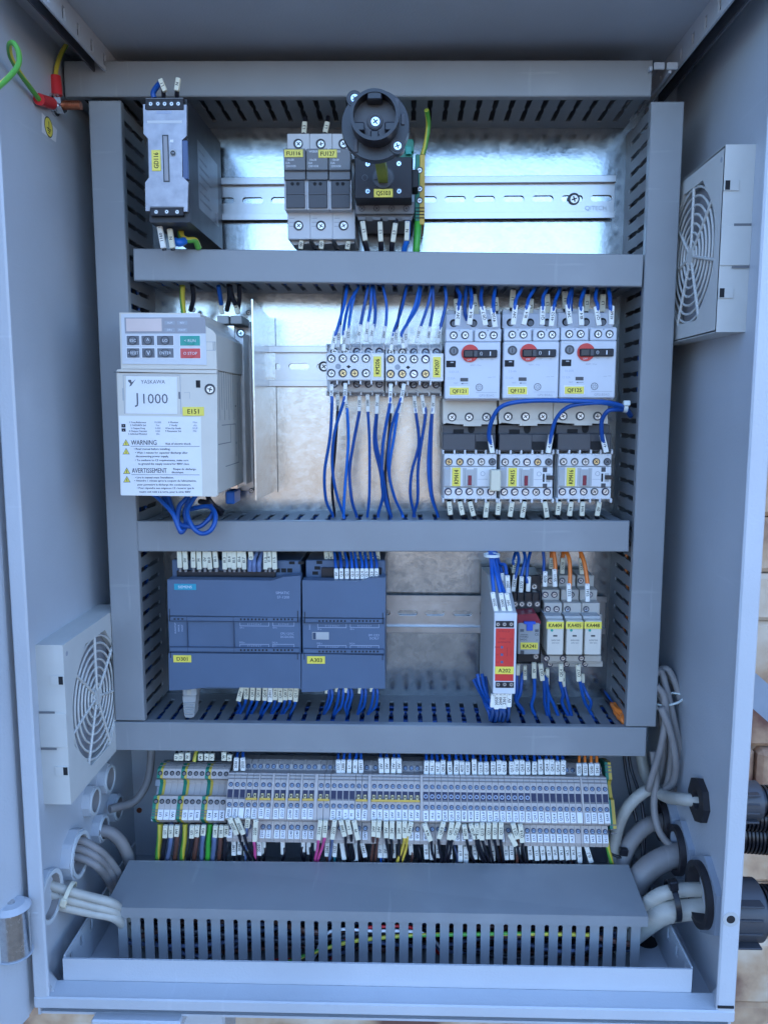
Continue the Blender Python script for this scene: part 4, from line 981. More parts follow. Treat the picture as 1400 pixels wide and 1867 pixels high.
for x0, x1, s_ in ((585, 728, '0 1 2 3 4 5 6 7'), (746, 852, '0 1 2 3 4 5')):
    for yy in (426, 532):
        if yy == 532 and x0 == 746: s_ = '0 1'
        z.box(b, x0, yy + (8 if yy < 500 else -8), x1, yy + (10 if yy < 500 else -6), -80.15, -80, 0, 'ink_pale'); z.txt(b, s_, (x0 + x1) / 2 if s_ != '0 1' else x0 + 12, yy, 8, -80, 'ink_pale', wid=None if s_ == '0 1' else x1 - x0 - 10)
        z.box(b, x0, yy - 8, x0 + 2, yy + 8, -80.15, -80, 0, 'ink_pale'); z.box(b, x1 - 2, yy - 8, x1, yy + 8, -80.15, -80, 0, 'ink_pale')
z.txt(b, 'DI a', 595, 443, 8, -80, 'ink_pale'); z.txt(b, 'DI b', 757, 443, 8, -80, 'ink_pale'); z.txt(b, 'DQ a', 596, 515, 8, -80, 'ink_pale'); z.txt(b, 'DQ b', 757, 516, 8, -80, 'ink_pale')
z.txt(b, 'CPU 1215C', 817, 472, 11, -80, 'ink_pale', wid=66); z.txt(b, 'DC/DC/DC', 818, 488, 11, -80, 'ink_pale', wid=66); b.build('status_band', t)
nametag(t, z, 259, 578, 347, 613, -82.05, 'D301')
t = thing('controller_module', 'narrower blue expansion module tagged A303, right of the wide controller', 'controller', (-50, 0, -181), 'blue controller modules'); o = O(t)
b = MB('plc_blue', o); z.box(b, 912, 112, 1298, 745, -62, -8, .6, 'plc_blue'); z.box(b, 985, 150, 1280, 215, -66, -60, .3, 'black'); z.box(b, 892, 385, 1297, 575, -80, -60, .5, 'plc_blue')
for x, y in ((975, 122), (965, 150), (955, 175)): z.box(b, x - 14, y - 8, x + 14, y + 8, -62.3, -62, 0, 'hole')
b.build('housing', t)
b = MB('plc_blue', o); z.poly(b, [(891, 210), (1180, 216), (1225, 200), (1301, 196), (1298, 395), (893, 390)], -82, -70); z.box(b, 901, 365, 905, 420, -82.1, -82, 0, 'hole'); z.box(b, 1284, 370, 1288, 425, -82.1, -82, 0, 'hole'); b.build('upper_door', t)
b = MB('plc_blue', o); z.poly(b, [(888, 572), (1296, 580), (1298, 740), (1060, 740), (985, 757), (888, 760)], -82, -70); z.box(b, 899, 570, 903, 600, -82.1, -82, 0, 'hole'); z.box(b, 1283, 575, 1287, 603, -82.1, -82, 0, 'hole'); b.build('lower_door', t)
b = MB('plc_blue', o)
for yy in (410, 560):
    z.box(b, 897, yy - 11, 1292, yy + 11, -81.6, -80, .5, 'plc_blue')
    for x in list(range(975, 1105, 18)) + list(range(1135, 1265, 18)): z.box(b, x - 4, yy - 4, x + 4, yy + 5, -81.75, -81.6, 0, 'hole')
for x0, x1, s_ in ((966, 1108, '0 1 2 3 4 5 6 7'), (1126, 1268, '0 1 2 3 4 5 6 7')):
    for yy in (434, 538):
        z.box(b, x0, yy + (8 if yy < 500 else -8), x1, yy + (10 if yy < 500 else -6), -80.15, -80, 0, 'ink_pale'); z.txt(b, s_, (x0 + x1) / 2, yy, 8, -80, 'ink_pale', wid=x1 - x0 - 10)
        z.box(b, x0, yy - 8, x0 + 2, yy + 8, -80.15, -80, 0, 'ink_pale'); z.box(b, x1 - 2, yy - 8, x1, yy + 8, -80.15, -80, 0, 'ink_pale')
z.txt(b, 'DI a', 975, 450, 8, -80, 'ink_pale'); z.txt(b, 'DI b', 1136, 450, 8, -80, 'ink_pale'); z.txt(b, 'DQ a', 976, 520, 8, -80, 'ink_pale'); z.txt(b, 'DQ b', 1136, 521, 8, -80, 'ink_pale'); z.txt(b, 'DIAG', 928, 440, 8, -80, 'ink_pale', 90)
z.txt(b, 'SM 1223', 1242, 480, 11, -80, 'ink_pale', wid=52); z.txt(b, 'DC/RLY', 1245, 496, 11, -80, 'ink_pale', wid=46)
for yy in (398, 422, 548, 573): z.box(b, 897, yy - 1, 1292, yy + 1, -81.7, -80, 0, 'plc_dark')
z.box(b, 940, 465, 1022, 502, -80.4, -80, .15, 'light_grey'); z.box(b, 943, 468, 958, 500, -80.6, -80, 0, 'plc_dark'); b.build('status_band', t)
nametag(t, z, 915, 583, 1003, 620, -82.05, 'A303')
# network plug under the wide module
t = thing('network_plug', 'grey network plug with ribbed boot hanging under the wide blue controller', 'plug', tuple(z(335, 800, -62)))
b = MB('boot_grey', O(t)); z.box(b, 302, 738, 370, 782, -72, -52, 1.0, 'boot_grey'); z.poly(b, [(304, 780), (370, 780), (360, 880), (345, 886), (320, 884), (312, 875)], -69, -56, 'boot_grey')
for yy in range(812, 876, 12): z.box(b, 308 + (yy - 812) * .05, yy, 364 - (yy - 812) * .05, yy + 6, -70.5, -55, .8)
b.box(z(325, 742, -72).x, z(345, 742, -72).x, -72.8, -71.8, z(0, 770, -72).z, z(0, 742, -72).z, .2, 'cable_white'); b.build('boot', t)

# ---- relays on the lower rail
z = Z(840, 980, 3.684)
t = thing('safety_relay', 'tall grey safety relay with red front tagged A202', 'relay', (76, 0, -187)); o = O(t); Y = -118
b = MB('light_grey', o); X0, X1, Z0, Z1 = z.rect(220, 508, 368, 1050, Y)
zt_ = P(878, 1034, -8).z; zb_ = P(880, 1235, -8).z
b.prism([(Y + 1, Z0), (Y + 1, Z1), (-60, Z1 + 18), (-8, zt_), (-8, zb_), (-70, Z0 - 2)], 'x', X0, X1); b.build('housing', t)
b = MB('pale_grey', o); z.box(b, 220, 508, 372, 1052, Y, Y + 3, .4, 'breaker_grey'); z.box(b, 235, 520, 356, 556, Y - .3, Y, .1, 'breaker_grey'); b.build('front_frame', t)
b = MB('relay_red', o); z.box(b, 232, 612, 357, 965, Y - .4, Y, .1, 'relay_red')
for x, y, s_ in ((272, 630, 'A1 B1'), (310, 632, '13 23'), (280, 680, 'DOLD'), (340, 682, 'CE'), (292, 704, 'SAFEMASTER'), (245, 738, 'PWR'), (246, 788, 'K1'), (246, 838, 'K2')): z.txt(b, s_, x, y, 11, Y - .4, 'dark_red')
for yy in (738, 788, 838): z.box(b, 268, yy - 8, 284, yy + 8, Y - .5, Y - .4, 0, 'navy')
z.box(b, 310, 740, 312, 800, Y - .45, Y - .4, 0, 'dark_red'); z.box(b, 335, 740, 337, 800, Y - .45, Y - .4, 0, 'dark_red'); b.build('red_label', t)
for y0, y1, ys in ((562, 606, 583), (972, 1012, 988)):
    b = MB('black', o); z.box(b, 234, y0, 357, y1, Y - .6, Y, .2, 'black'); b.build('terminal_strip', t)
    for x in (250, 293, 338): z.scr(t, x, ys, 16, Y - .65, 'silver')
nametag(t, z, 229, 868, 356, 918, Y - .5, 'A202')

t = thing('plug_in_relay', 'clear plug-in relay with red top and blue lever on a black socket, tagged KA241', 'relay', (102, 0, -185)); o = O(t)
b = MB('black_soft', o); z.box(b, 352, 370, 540, 505, -56, -8, .6, 'black'); z.box(b, 365, 255, 540, 375, -45, -8, .5, 'black'); z.box(b, 372, 500, 542, 850, -42, -8, .4, 'black'); z.box(b, 380, 785, 530, 838, -54, -30, .5, 'black')
for x in (385, 432, 485, 533): z.box(b, x - 4, 372, x + 4, 430, -59, -50, .3, 'black_soft')
b.build('socket', t)
for x in (366, 410, 460, 512): z.scr(t, x, 447, 22, -56.1, 'silver')
z.scr(t, 492, 330, 24, -45.1, 'silver'); z.scr(t, 503, 800, 22, -54.1, 'silver')
b = MB('relay_clear', o); z.box(b, 384, 578, 530, 788, -76, -42, .8, 'relay_clear'); z.poly(b, [(376, 520), (505, 510), (540, 570), (530, 590), (384, 590)], -74, -42, 'dark_red'); z.txt(b, 'omron', 425, 652, 13, -76, 'ink', wid=60); z.txt(b, 'MY4IN', 425, 668, 13, -76, 'ink', wid=60); z.txt(b, '24VDC', 420, 686, 12, -76, 'ink', wid=50); z.txt(b, 'CE', 510, 652, 16, -76, 'ink'); z.box(b, 398, 616, 424, 634, -76.1, -76, 0, 'ink_grey'); z.box(b, 498, 618, 522, 636, -76.1, -76, 0, 'ink_grey'); z.txt(b, 'm', 512, 688, 12, -76, 'ink_grey')
z.box(b, 400, 760, 425, 786, -76.3, -76, 0, 'dark_grey'); b.build('relay_case', t)
b = MB('clip_blue', o); z.box(b, 425, 568, 503, 585, -77.2, -74, .3, 'clip_blue'); z.box(b, 442, 580, 484, 628, -77.2, -74, .3, 'clip_blue'); b.build('test_lever', t)
nametag(t, z, 400, 706, 518, 752, -76.1, 'KA241')

def slim_relay(x, label, tg, two):
    t = thing('slim_relay', label, 'relay', tuple(z(632 + x, 680, 0)), 'slim beige relays on the lower rail'); t.location.y = 0; o = O(t); dd = x * 1.0
    b = MB('socket_beige', o); z.box(b, 560 + x, 440, 680 + x, 520, -60, -8, .5, 'socket_beige'); z.box(b, 545 + x, 352, 662 + x, 440, -48, -8, .5, 'socket_beige'); z.box(b, 528 + x, 255, 640 + x, 352, -34, -8, .5, 'socket_beige')
    z.box(b, 590 + x, 515, 690 + x, 850, -45, -8, .4, 'socket_beige'); z.box(b, 575 + x, 795, 690 + x, 835, -56, -30, .5, 'socket_beige'); z.box(b, 590 + x, 832, 700 + x, 870, -44, -20, .4, 'socket_beige')
    b.build('socket', t)
    for (yy, Yf, xs) in ((481, -60, (583, 642) if two else (587,)), (384, -48, (567, 627) if two else (612,)), (290, -34, (555, 602) if two else (550,))):
        for xx in xs: z.scr(t, xx + x, yy, 21, Yf - .05, 'blue' if not two else 'slot')
    z.scr(t, (575 if two else 555) + x, 812, 21, -56.05, 'slot'); z.scr(t, (598 if two else 580) + x, 850, 20, -44.05, 'slot')
    b = MB('beige', o); z.box(b, 580 + x, 560, 690 + x, 790, -80, -42, .6, 'beige'); z.poly(b, [(565 + x, 528), (680 + x, 528), (690 + x, 575), (580 + x, 575)], -72, -45, 'light_grey')
    z.disc(b, 612 + x, 625, 9, -80.3, -80, 'run_green'); z.box(b, 620 + x, 656, 648 + x, 667, -80.1, -80, 0, 'dark_grey'); z.txt(b, 'omron', 636 + x, 689, 15, -80, 'ink', wid=82); z.txt(b, '24V DC', 636 + x, 709, 11, -80, 'ink_grey', wid=70); b.build('relay_case', t)
    nametag(t, z, 575 + x, 566, 692 + x, 614, -80.1, tg)
slim_relay(0, 'slim beige relay tagged KA404, next to the clear relay', 'KA404', True)
slim_relay(130, 'slim beige relay tagged KA405, middle of the three', 'KA405', False)
slim_relay(254, 'slim beige relay tagged KA448, nearest the right vertical duct', 'KA448', False)
# ================================================================== leads: a wire plus its printed markers
import re
LABELS = {}
CN = {'wire_blue': 'blue', 'wire_bright': 'light blue', 'wire_black': 'black', 'wire_orange': 'orange', 'wire_brown': 'brown', 'wire_slate': 'slate blue', 'wire_pink': 'pink',
      'wire_yellow': 'yellow', 'wire_green': 'green', 'wire_teal': 'teal', 'wire_gy': 'green and yellow', 'cable_grey': 'grey', 'cable_white': 'white'}
PENDING = []
def marker(parent, org, z, x0, y0, x1, y1, Y, text, w, m='marker', deep=3.0):
    """white printed sleeve from (x0,y0) top to (x1,y1) bottom in crop z, w wide in crop pixels"""
    a, c = z(x0, y0, Y), z(x1, y1, Y); W = z.mm(w, x0, y0, Y) / 2; ax = (a - c); L = ax.length; ax.normalize(); sx = Vector((ax.z, 0, -ax.x)); mid = (a + c) / 2
    b = MB(m, org); dv = Vector((0, deep / 2, 0))
    b.T = Matrix((sx, Vector((0, 1, 0)), ax)).transposed().to_4x4(); b.T.translation = mid
    b.box(-W, W, -deep / 2, deep / 2, -L / 2, L / 2, .35)
    b.box(-W * .35, W * .35, -deep / 2 - .01, -deep / 2 + .5, L / 2 - 1.2, L / 2 - .5, 0, 'light_grey') if L > 9 else None
    if text: b.text(text, 0, -deep / 2 - .06, 0, min(W * 1.25, 2.3), 'ink', 90, wid=L * .8, bold=.07)
    return b.build('wire_marker', parent)
def lead(z, m, pts, marks=(), r=1.15, where='', group=None, mm_='marker', name='wire', end=None):
    """pts: (x, y, Y) in crop z.  The first mark names the lead."""
    q = [z(*p) for p in pts]; cm = m
    if q:
        if m == 'wire_blue': cm = random.choice(('wire_blue', 'wire_blue', 'wire_blue_b', 'wire_blue_c'))
        for i in range(1, len(q) - 1): q[i] = q[i] + Vector((random.uniform(-.5, .5), random.uniform(-.6, .3), random.uniform(-.5, .5)))
        b = MB(cm, q[0]); b.tube(q, r * random.uniform(.93, 1.06), n=8, sub=5); o = b.build(name, loc=q[0]); org = tuple(q[0])
    else:
        mk = marks[0]; p0 = z(mk[2], mk[3], mk[4]); o = bpy.data.objects.new('marker_sleeve', None); COL.objects.link(o); o.location = p0 * .001; org = tuple(p0)
    t_ = ''
    for mk in marks:
        marker(o, org, z, *mk[:7], m=mk[7] if len(mk) > 7 else mm_)
        if mk[5] and not t_: t_ = mk[5]
    PENDING.append((o, CN.get(m, 'grey'), t_, where, Vector(org).x, bool(q), group)); return o
ORD = ['first', 'second', 'third', 'fourth', 'fifth', 'sixth', 'seventh', 'eighth', 'ninth', 'tenth', 'eleventh', 'twelfth', 'thirteenth', 'fourteenth', 'fifteenth', 'sixteenth', 'seventeenth', 'eighteenth', 'nineteenth', 'twentieth', 'twenty first', 'twenty second', 'twenty third', 'twenty fourth', 'twenty fifth', 'twenty sixth', 'twenty seventh', 'twenty eighth', 'twenty ninth', 'thirtieth']
def finish_labels():
    by = {}
    for p in PENDING: by.setdefault((p[1] if p[5] else '', p[2], p[3]), []).append(p)
    for (c, tx, wh), L in by.items():
        L.sort(key=lambda p: p[4])
        for i, p in enumerate(L):
            kind = (c + ' wire') if p[5] else 'pale printed sleeve'
            s = kind + ((' marked ' + tx) if tx and p[5] else ((' reading ' + tx) if tx else (' without lettering' if not p[5] else ''))) + ' ' + wh
            if len(L) > 1: s = ORD[min(i, len(ORD) - 1)] + ' ' + s + ', from left'
            tag(p[0], s, 'wire' if p[5] else 'wire marker', p[6])

# ================================================================== angled terminal row
TN = Vector((0, -cos(radians(30)), sin(radians(30)))); TU = Vector((0, sin(radians(30)), cos(radians(30))))
TO = P(760, 1460, -90) - TN * 60
def TF(px, py, h):
    d = ray(px, py); t = (h - TN.dot(CAMP - TO)) / TN.dot(d); p = CAMP + d * t - TO
    return p.x, p.dot(TU)
XOFF = TO.x
TROT = (radians(-30), 0, 0)
def U_(py, h): return TF(760, py, h)[1]
# rail on sloping feet
t = thing('din_rail', 'tilted rail carrying the terminal row above the floor duct', 'din rail', tuple(TO), 'slotted steel mounting rails', rot=TROT)
b = MB('rail_steel'); xl = TF(285, 1450, 0)[0]; xr = TF(1110, 1460, 0)[0]
b.box(xl, xr, -1, 0, -17, 17, .2); b.box(xl, xr, -7.5, -6.5, 12, 17.5); b.box(xl, xr, -7.5, -6.5, -17.5, -12); b.box(xl, xr, -7, -1, 12, 13); b.box(xl, xr, -7, -1, -13, -12); b.build('rail', t)
b = MB('rail_steel', tuple(TO))
for x in (-150, 0, 130): b.box(TO.x + x, TO.x + x + 20, TO.y + 1, YB, TO.z - 20, TO.z - 18); b.box(TO.x + x, TO.x + x + 2, TO.y + 8, YB, TO.z - 20, TO.z + 14)
o = b.build('support_foot', t); o.rotation_euler = (radians(30), 0, 0)

PROF = [(-5, U_(1386, 30)), (-28, U_(1380, 30)), (-40, U_(1388, 40)), (-44, U_(1397, 44)), (-44, U_(1407, 44)), (-46, U_(1409, 46)), (-58, U_(1414, 58)), (-60, U_(1430, 60)), (-60, U_(1498, 60)),
        (-58, U_(1500, 58)), (-48, U_(1502, 48)), (-47, U_(1534, 47)), (-44, U_(1540, 44)), (-20, U_(1538, 25)), (-5, U_(1530, 10))]
PITCH_T = 5.12; HW = 2.49
def term_proto(kind):
    b = MB('term_grey')
    if kind == 'double':
        b.prism(PROF, 'x', -HW, HW)
        for py, h in ((1390, 40.4), (1418, 59), (1424, 59.8)): u = U_(py, h); b.box(-HW + .1, HW - .1, -h - .5, -h + 1, u - .35, u + .35, 0, 'term_dark')
        b.box(-HW + .35, HW - .35, -60.12, -59, U_(1462, 60), U_(1444, 60), 0, 'term_slot'); b.box(-HW + .5, HW - .8, -60.2, -60, U_(1462, 60), U_(1459, 60), 0, 'term_dark')
        b.use('term_grey')
    o = b.build('body'); me = o.data; bpy.data.objects.remove(o); return me
TB = term_proto('double')
def tagmesh(text, w, h, m='white_paper'):
    b = MB(m); b.box(-w / 2, w / 2, -.5, 0, -h / 2, h / 2, .12)
    if text: b.text(text, 0, -.56, 0, w * .5, 'ink', 90, wid=h * .78, bold=.06)
    return b
TCOUNT = {}
TL = []
def terminal(px, text, low='', jump=False, blue=False):
    x = TF(px, 1486, 60)[0]
    TL.append((x, text, low, jump, blue))
zl_ = 3.182; zr_ = 3.043
for zx, tx, lo, j in ((497, '2020', '', 0), (534, '2050', '', 0), (570, '', '', 0), (608, '2220', '', 1), (645, '2210', '', 1), (688, '2221', '2211', 1), (724, '2211', '2211', 1), (772, '2222', '2212', 1), (808, '2212', '2212', 1),
                      (856, '2240', '2240', 1), (892, '2250', '2240', 1), (938, '2251', '2241', 1), (974, '2251', '2241', 1), (1028, None, '', 1), (1066, None, '', 1), (1104, '2272', '', 0), (1140, '2300', '', 0),
                      (1176, 'L+', '', 0), (1212, 'M', '', 0), (1250, '24V1', '24V1', 1), (1288, '24V1', '24V1', 1)):
    terminal(260 + zx / zl_, tx, lo, bool(j))
for k in range(8): terminal(681.0 + 11.42 * k, '24V', '0V' if k >= 6 else '', True)
for k, tx in enumerate('I4.4 I4.6 I4.7 Q0.0 Q0.1 Q0.2 4070 4150 4151 Q3.0 Q3.1 Q3.2 Q3.3 Q3.4 Q3.5 Q3.6 Q4.0 Q4.1 Q4.2 Q4.3 Q4.4 Q4.5 Q4.6 Q4.7'.split() + ['']):
    lo = {0: 'I0.0', 5: 'Q0.6', 6: 'I0.7', 12: 'I3.0', 15: 'I3.3', 16: 'I3.4', 17: 'I3.5', 18: 'I3.6', 19: 'I3.7', 20: 'I4.0', 21: 'I4.1', 22: 'I4.2', 23: 'I4.3'}.get(k, '')
    terminal(776.3 + 11.67 * k, tx, lo, False, k < 17)
for k, (tx, lo) in enumerate((('5520', '24V'), ('5521', 'I4.5'), ('5540', '5510'), ('5541', '5511'))): terminal(1071 + 11.75 * k, tx, lo)
seen = {}
for L in TL: seen[L[1]] = seen.get(L[1], 0) + 1
cnt = {}
prev = None
uS1, uS2, uS3, uS4 = U_(1401, 44), U_(1435, 60), U_(1472, 60), U_(1512, 48)
uT = (U_(1478, 60) + U_(1497, 60)) / 2; hT = U_(1478, 60) - U_(1497, 60); uL = (U_(1518, 47.5) + U_(1533, 47.5)) / 2; hL = U_(1518, 47.5) - U_(1533, 47.5)
for i, (x, tx, lo, j, bl) in enumerate(TL):
    cnt[tx] = cnt.get(tx, 0) + 1
    desc = {None: 'grey two-level terminal without any white tag', '': 'grey two-level terminal with blank white tag'}.get(tx, 'grey two-level terminal with white tag reading %s' % tx)
    if seen[tx] > 1: desc += ', %s such from left' % ORD[cnt[tx] - 1]
    t = thing('terminal_block', desc, 'terminal', tuple(TO + Vector((x, 0, 0))), 'grey two-level terminals in the tilted row', rot=TROT)
    o = bpy.data.objects.new('body', TB); COL.objects.link(o); o.parent = t
    for (u, h, r) in ((uS1, 44, 2.0), (uS2, 60, 1.9), (uS3, 60, 1.9), (uS4, 47.8, 2.0)): screw(t, .2, -h - .05, u, r, 'dim')
    if tx is not None: o = tagmesh(tx, 4.3, hT).build('name_tag', t); o.rotation_euler = (0, random.uniform(-.045, .045), 0); o.location = Vector((random.uniform(-.15, .15), -60.02, uT + random.uniform(-.35, .35))) * .001
    if lo or (tx and 688 < 1e9 and random.random() < .25): o = tagmesh(lo or '0V', 4.2, hL).build('name_tag', t); o.location = Vector((0, -48.0, uL)) * .001
    if bl:
        b = MB('navy'); b.annulus((0, -60.2, (U_(1444, 60) + U_(1461, 60)) / 2), (0, -60.5, (U_(1444, 60) + U_(1461, 60)) / 2), 1.7, 1.0, n=14, m='ink_pale'); b.build('test_socket', t)
    # end plate where the row is broken
    if prev is not None and x - prev > PITCH_T + .35:
        b = MB('term_grey'); p2 = [(y * 1.03, z_) for y, z_ in PROF]; g = x - prev - PITCH_T; b.prism(p2, 'x', -HW - g - .05, -HW - .08); b.build('end_plate', t)
    prev = x
# yellow bridges
def bridge(i0, i1):
    x0, x1 = TL[i0][0] - HW + .4, TL[i1][0] + HW - .4
    o_ = TO + Vector(((x0 + x1) / 2, 0, 0)); b = MB('jumper'); w_ = (x1 - x0) / 2; u = U_(1461.5, 60)
    b.box(-w_, w_, -63.2, -60.3, u - .9, u + .9, .25)
    for k in range(i0, i1 + 1): xx = TL[k][0] - (x0 + x1) / 2; b.box(xx - 1.2, xx + 1.2, -60.9, -60.15, u + .8, u + 4.6, .2, 'brass'); b.box(xx - .6, xx + .6, -61.0, -60.8, u + 2.0, u + 3.6, 0, 'hole')
    o = b.build('jumper_bar', loc=o_, rot=TROT); tag(o, 'yellow jumper bar across terminals, %s from the left' % ORD[bridge.n], 'jumper bar', 'yellow jumper bars'); bridge.n += 1
bridge.n = 0
for a_, c_ in ((3, 4), (5, 6), (7, 8), (9, 10), (11, 12), (13, 14), (19, 20), (21, 28)): bridge(a_, c_)

# left block: twelve single-level terminals, every fourth green and yellow
PL = [(-5, U_(1400, 25)), (-26, U_(1390, 30)), (-44, U_(1398, 44)), (-50, U_(1408, 50)), (-50, U_(1425, 50)), (-40, U_(1428, 42)), (-38, U_(1434, 40)), (-40, U_(1455, 42)), (-52, U_(1458, 52)), (-53, U_(1478, 53)), (-52, U_(1500, 52)), (-44, U_(1506, 46)), (-20, U_(1508, 30)), (-5, U_(1505, 12))]
xa = TF(283.5, 1468, 53)[0]; xb = TF(406, 1470, 53)[0]; stp = (xb - xa) / 11
names = ('', 'U1', 'V1', 'W1', '', 'U3', 'V3', 'W3', '', 'U4', 'V4', 'W4')
for i in range(12):
    pe = i % 4 == 0; x = xa + i * stp; hw = stp / 2 - .08
    lab = ('green and yellow earth terminal, %s of three in the left block' % ORD[i // 4]) if pe else 'tall grey single-level terminal with tag reading %s' % names[i]
    t = thing('terminal_block', lab, 'terminal', tuple(TO + Vector((x, 0, 0))), 'tall terminals in the left block', rot=TROT)
    b = MB('term_grey')
    if pe: b.prism(PL, 'x', -hw, hw * .15, 'pe_green'); b.prism([(y * .998, z_) for y, z_ in PL], 'x', hw * .15 + .02, hw, 'pe_yellow')
    else: b.prism(PL, 'x', -hw, hw)
    for py, h in ((1392, 34), (1396, 42), (1402, 47), (1484, 53.2), (1489, 53.2), (1494, 53)):
        if pe or py < 1450: u = U_(py, h); b.box(-hw + .1, hw - .1, -h - .6, -h + 1.5, u - .3, u + .3, 0, 'term_dark')
    b.build('body', t)
    for (u, h) in ((U_(1416, 50), 50), (U_(1468, 53), 53)):
        b = MB('hole'); b.cyl((0, -h + .1, u), (0, -h - .1, u), 2.0, n=18); b.cyl((.1, -h, u - .2), (.1, -h - .16, u - .2), 1.3, n=14, m='term_dark'); b.build('screw_well', t)
    if not pe: o = tagmesh(names[i], 4.6, U_(1483, 53) - U_(1502, 53)).build('name_tag', t); o.location = Vector((0, -53.1, (U_(1483, 53) + U_(1502, 53)) / 2)) * .001
# right end: earth terminal and end clamp
x = TF(1106, 1440, 50)[0]
for k, (lab, m1, m2, p_) in enumerate((('green and yellow earth terminal closing the row on the right', 'pe_green', 'pe_yellow', PL),)):
    t = thing('terminal_block', lab, 'terminal', tuple(TO + Vector((x + 4, 0, 0))), None, rot=TROT)
    p3 = [(max(y, -44), z_ * 1.12 + 2) for y, z_ in PL]
    b = MB(m1); b.prism(p3, 'x', -2.6, 0, m1); b.prism([(y * .998, z_) for y, z_ in p3], 'x', .02, 2.8, m2)
    for py in (1392, 1398, 1404, 1500, 1508, 1515): u = U_(py, 44); b.box(-2.4, 2.6, -45, -44, u - .4, u + .4, 0, 'term_dark')
    b.build('body', t)

# ================================================================== leads at the terminals
zL = Z(260, 1360, zl_); zR = Z(680, 1360, zr_)
W1 = 'above the terminal row'; G1 = 'wires entering the terminal row from above'
for x, y0, y1 in ((198, 47, 84), (225, 42, 84), (263, 40, 84), (338, 45, 84), (373, 44, 84), (403, 46, 84), (473, 36, 84), (505, 52, 86)):
    lead(zL, 'wire_black', [(x + 2, 30, -62), (x, 46, -64), (x, 70, -66)], [(x, y0, x - 1, y1, -70, 'UVW'[int(x) % 3], 27)], where=W1 + ' of the left block', group=G1)
lead(zL, 'wire_gy', [(318, 20, -60), (312, 55, -64), (300, 92, -66)], r=1.9, where=W1 + ' of the left block')
def top_lead(z, x, y0, y1, tx, col='wire_blue', dx=-6, mm_='marker_white'):
    lead(z, col, [(x + dx * 2, 10, -52), (x + dx, 35, -62), (x, y0 + 4, -70)], [(x + random.uniform(-2, 1), y0, x + random.uniform(-3, 3), y1, -72, tx, 27)], where=W1, group=G1, mm_=mm_, r=1.25)
for x, tx in ((545, '2030'), (582, '2050'), (1135, '2272'), (1165, '2300'), (1200, 'L+'), (1235, 'M'), (1267, '24V1')): top_lead(zL, x, 82 if x > 600 else 70, 156 if x > 600 else 143, tx, dx=4)
for x, tx in ((45, '24V'), (77, '24V'), (115, '24V'), (145, '24V')): top_lead(zR, x, 70, 150, tx, dx=-2)
for x, tx in ((297, 'I4.4'), (328, 'I4.6'), (360, 'I4.7'), (390, 'Q0.0'), (425, 'Q0.1'), (462, 'Q0.2'), (493, '4070'), (525, '4150'), (560, '4151'), (597, 'Q3.0'), (628, 'Q3.1'), (668, 'Q3.2'), (697, 'Q3.3'), (727, 'Q3.4'),
              (767, 'Q3.5'), (797, 'Q3.6'), (827, 'Q4.0'), (857, 'Q4.1'), (897, 'Q4.2'), (928, 'Q4.3'), (962, 'Q4.4'), (993, 'Q4.5'), (1025, 'Q4.6'), (1055, 'Q4.7')): top_lead(zR, x, 84 + random.uniform(-8, 8), 158, tx)
for x, tx in ((1142, '5520'), (1176, '5521'), (1210, '5540'), (1242, '5541')): top_lead(zR, x, 98, 163, tx, 'wire_orange', 0)
W2 = 'below the terminal row'; G2 = 'wires leaving the terminal row downwards'
def bl(z, col, x0, y0, x1, y1, tx, ex, ey=665, r=1.25, Y=-100, w=27, mm_='marker'):
    pts = [(x0, y0 - 12, Y + 12), (x1, y1 - 10, Y), (x1 + (ex - x1) * .35, y1 + (ey - y1) * .4, -88), (ex, ey - 12, -79), (ex + (ex - x1) * .2, ey + 50, -75)]
    lead(z, col, pts, [(x0, y0, x1, y1, Y - 1, tx, w)], r, W2, G2, mm_)
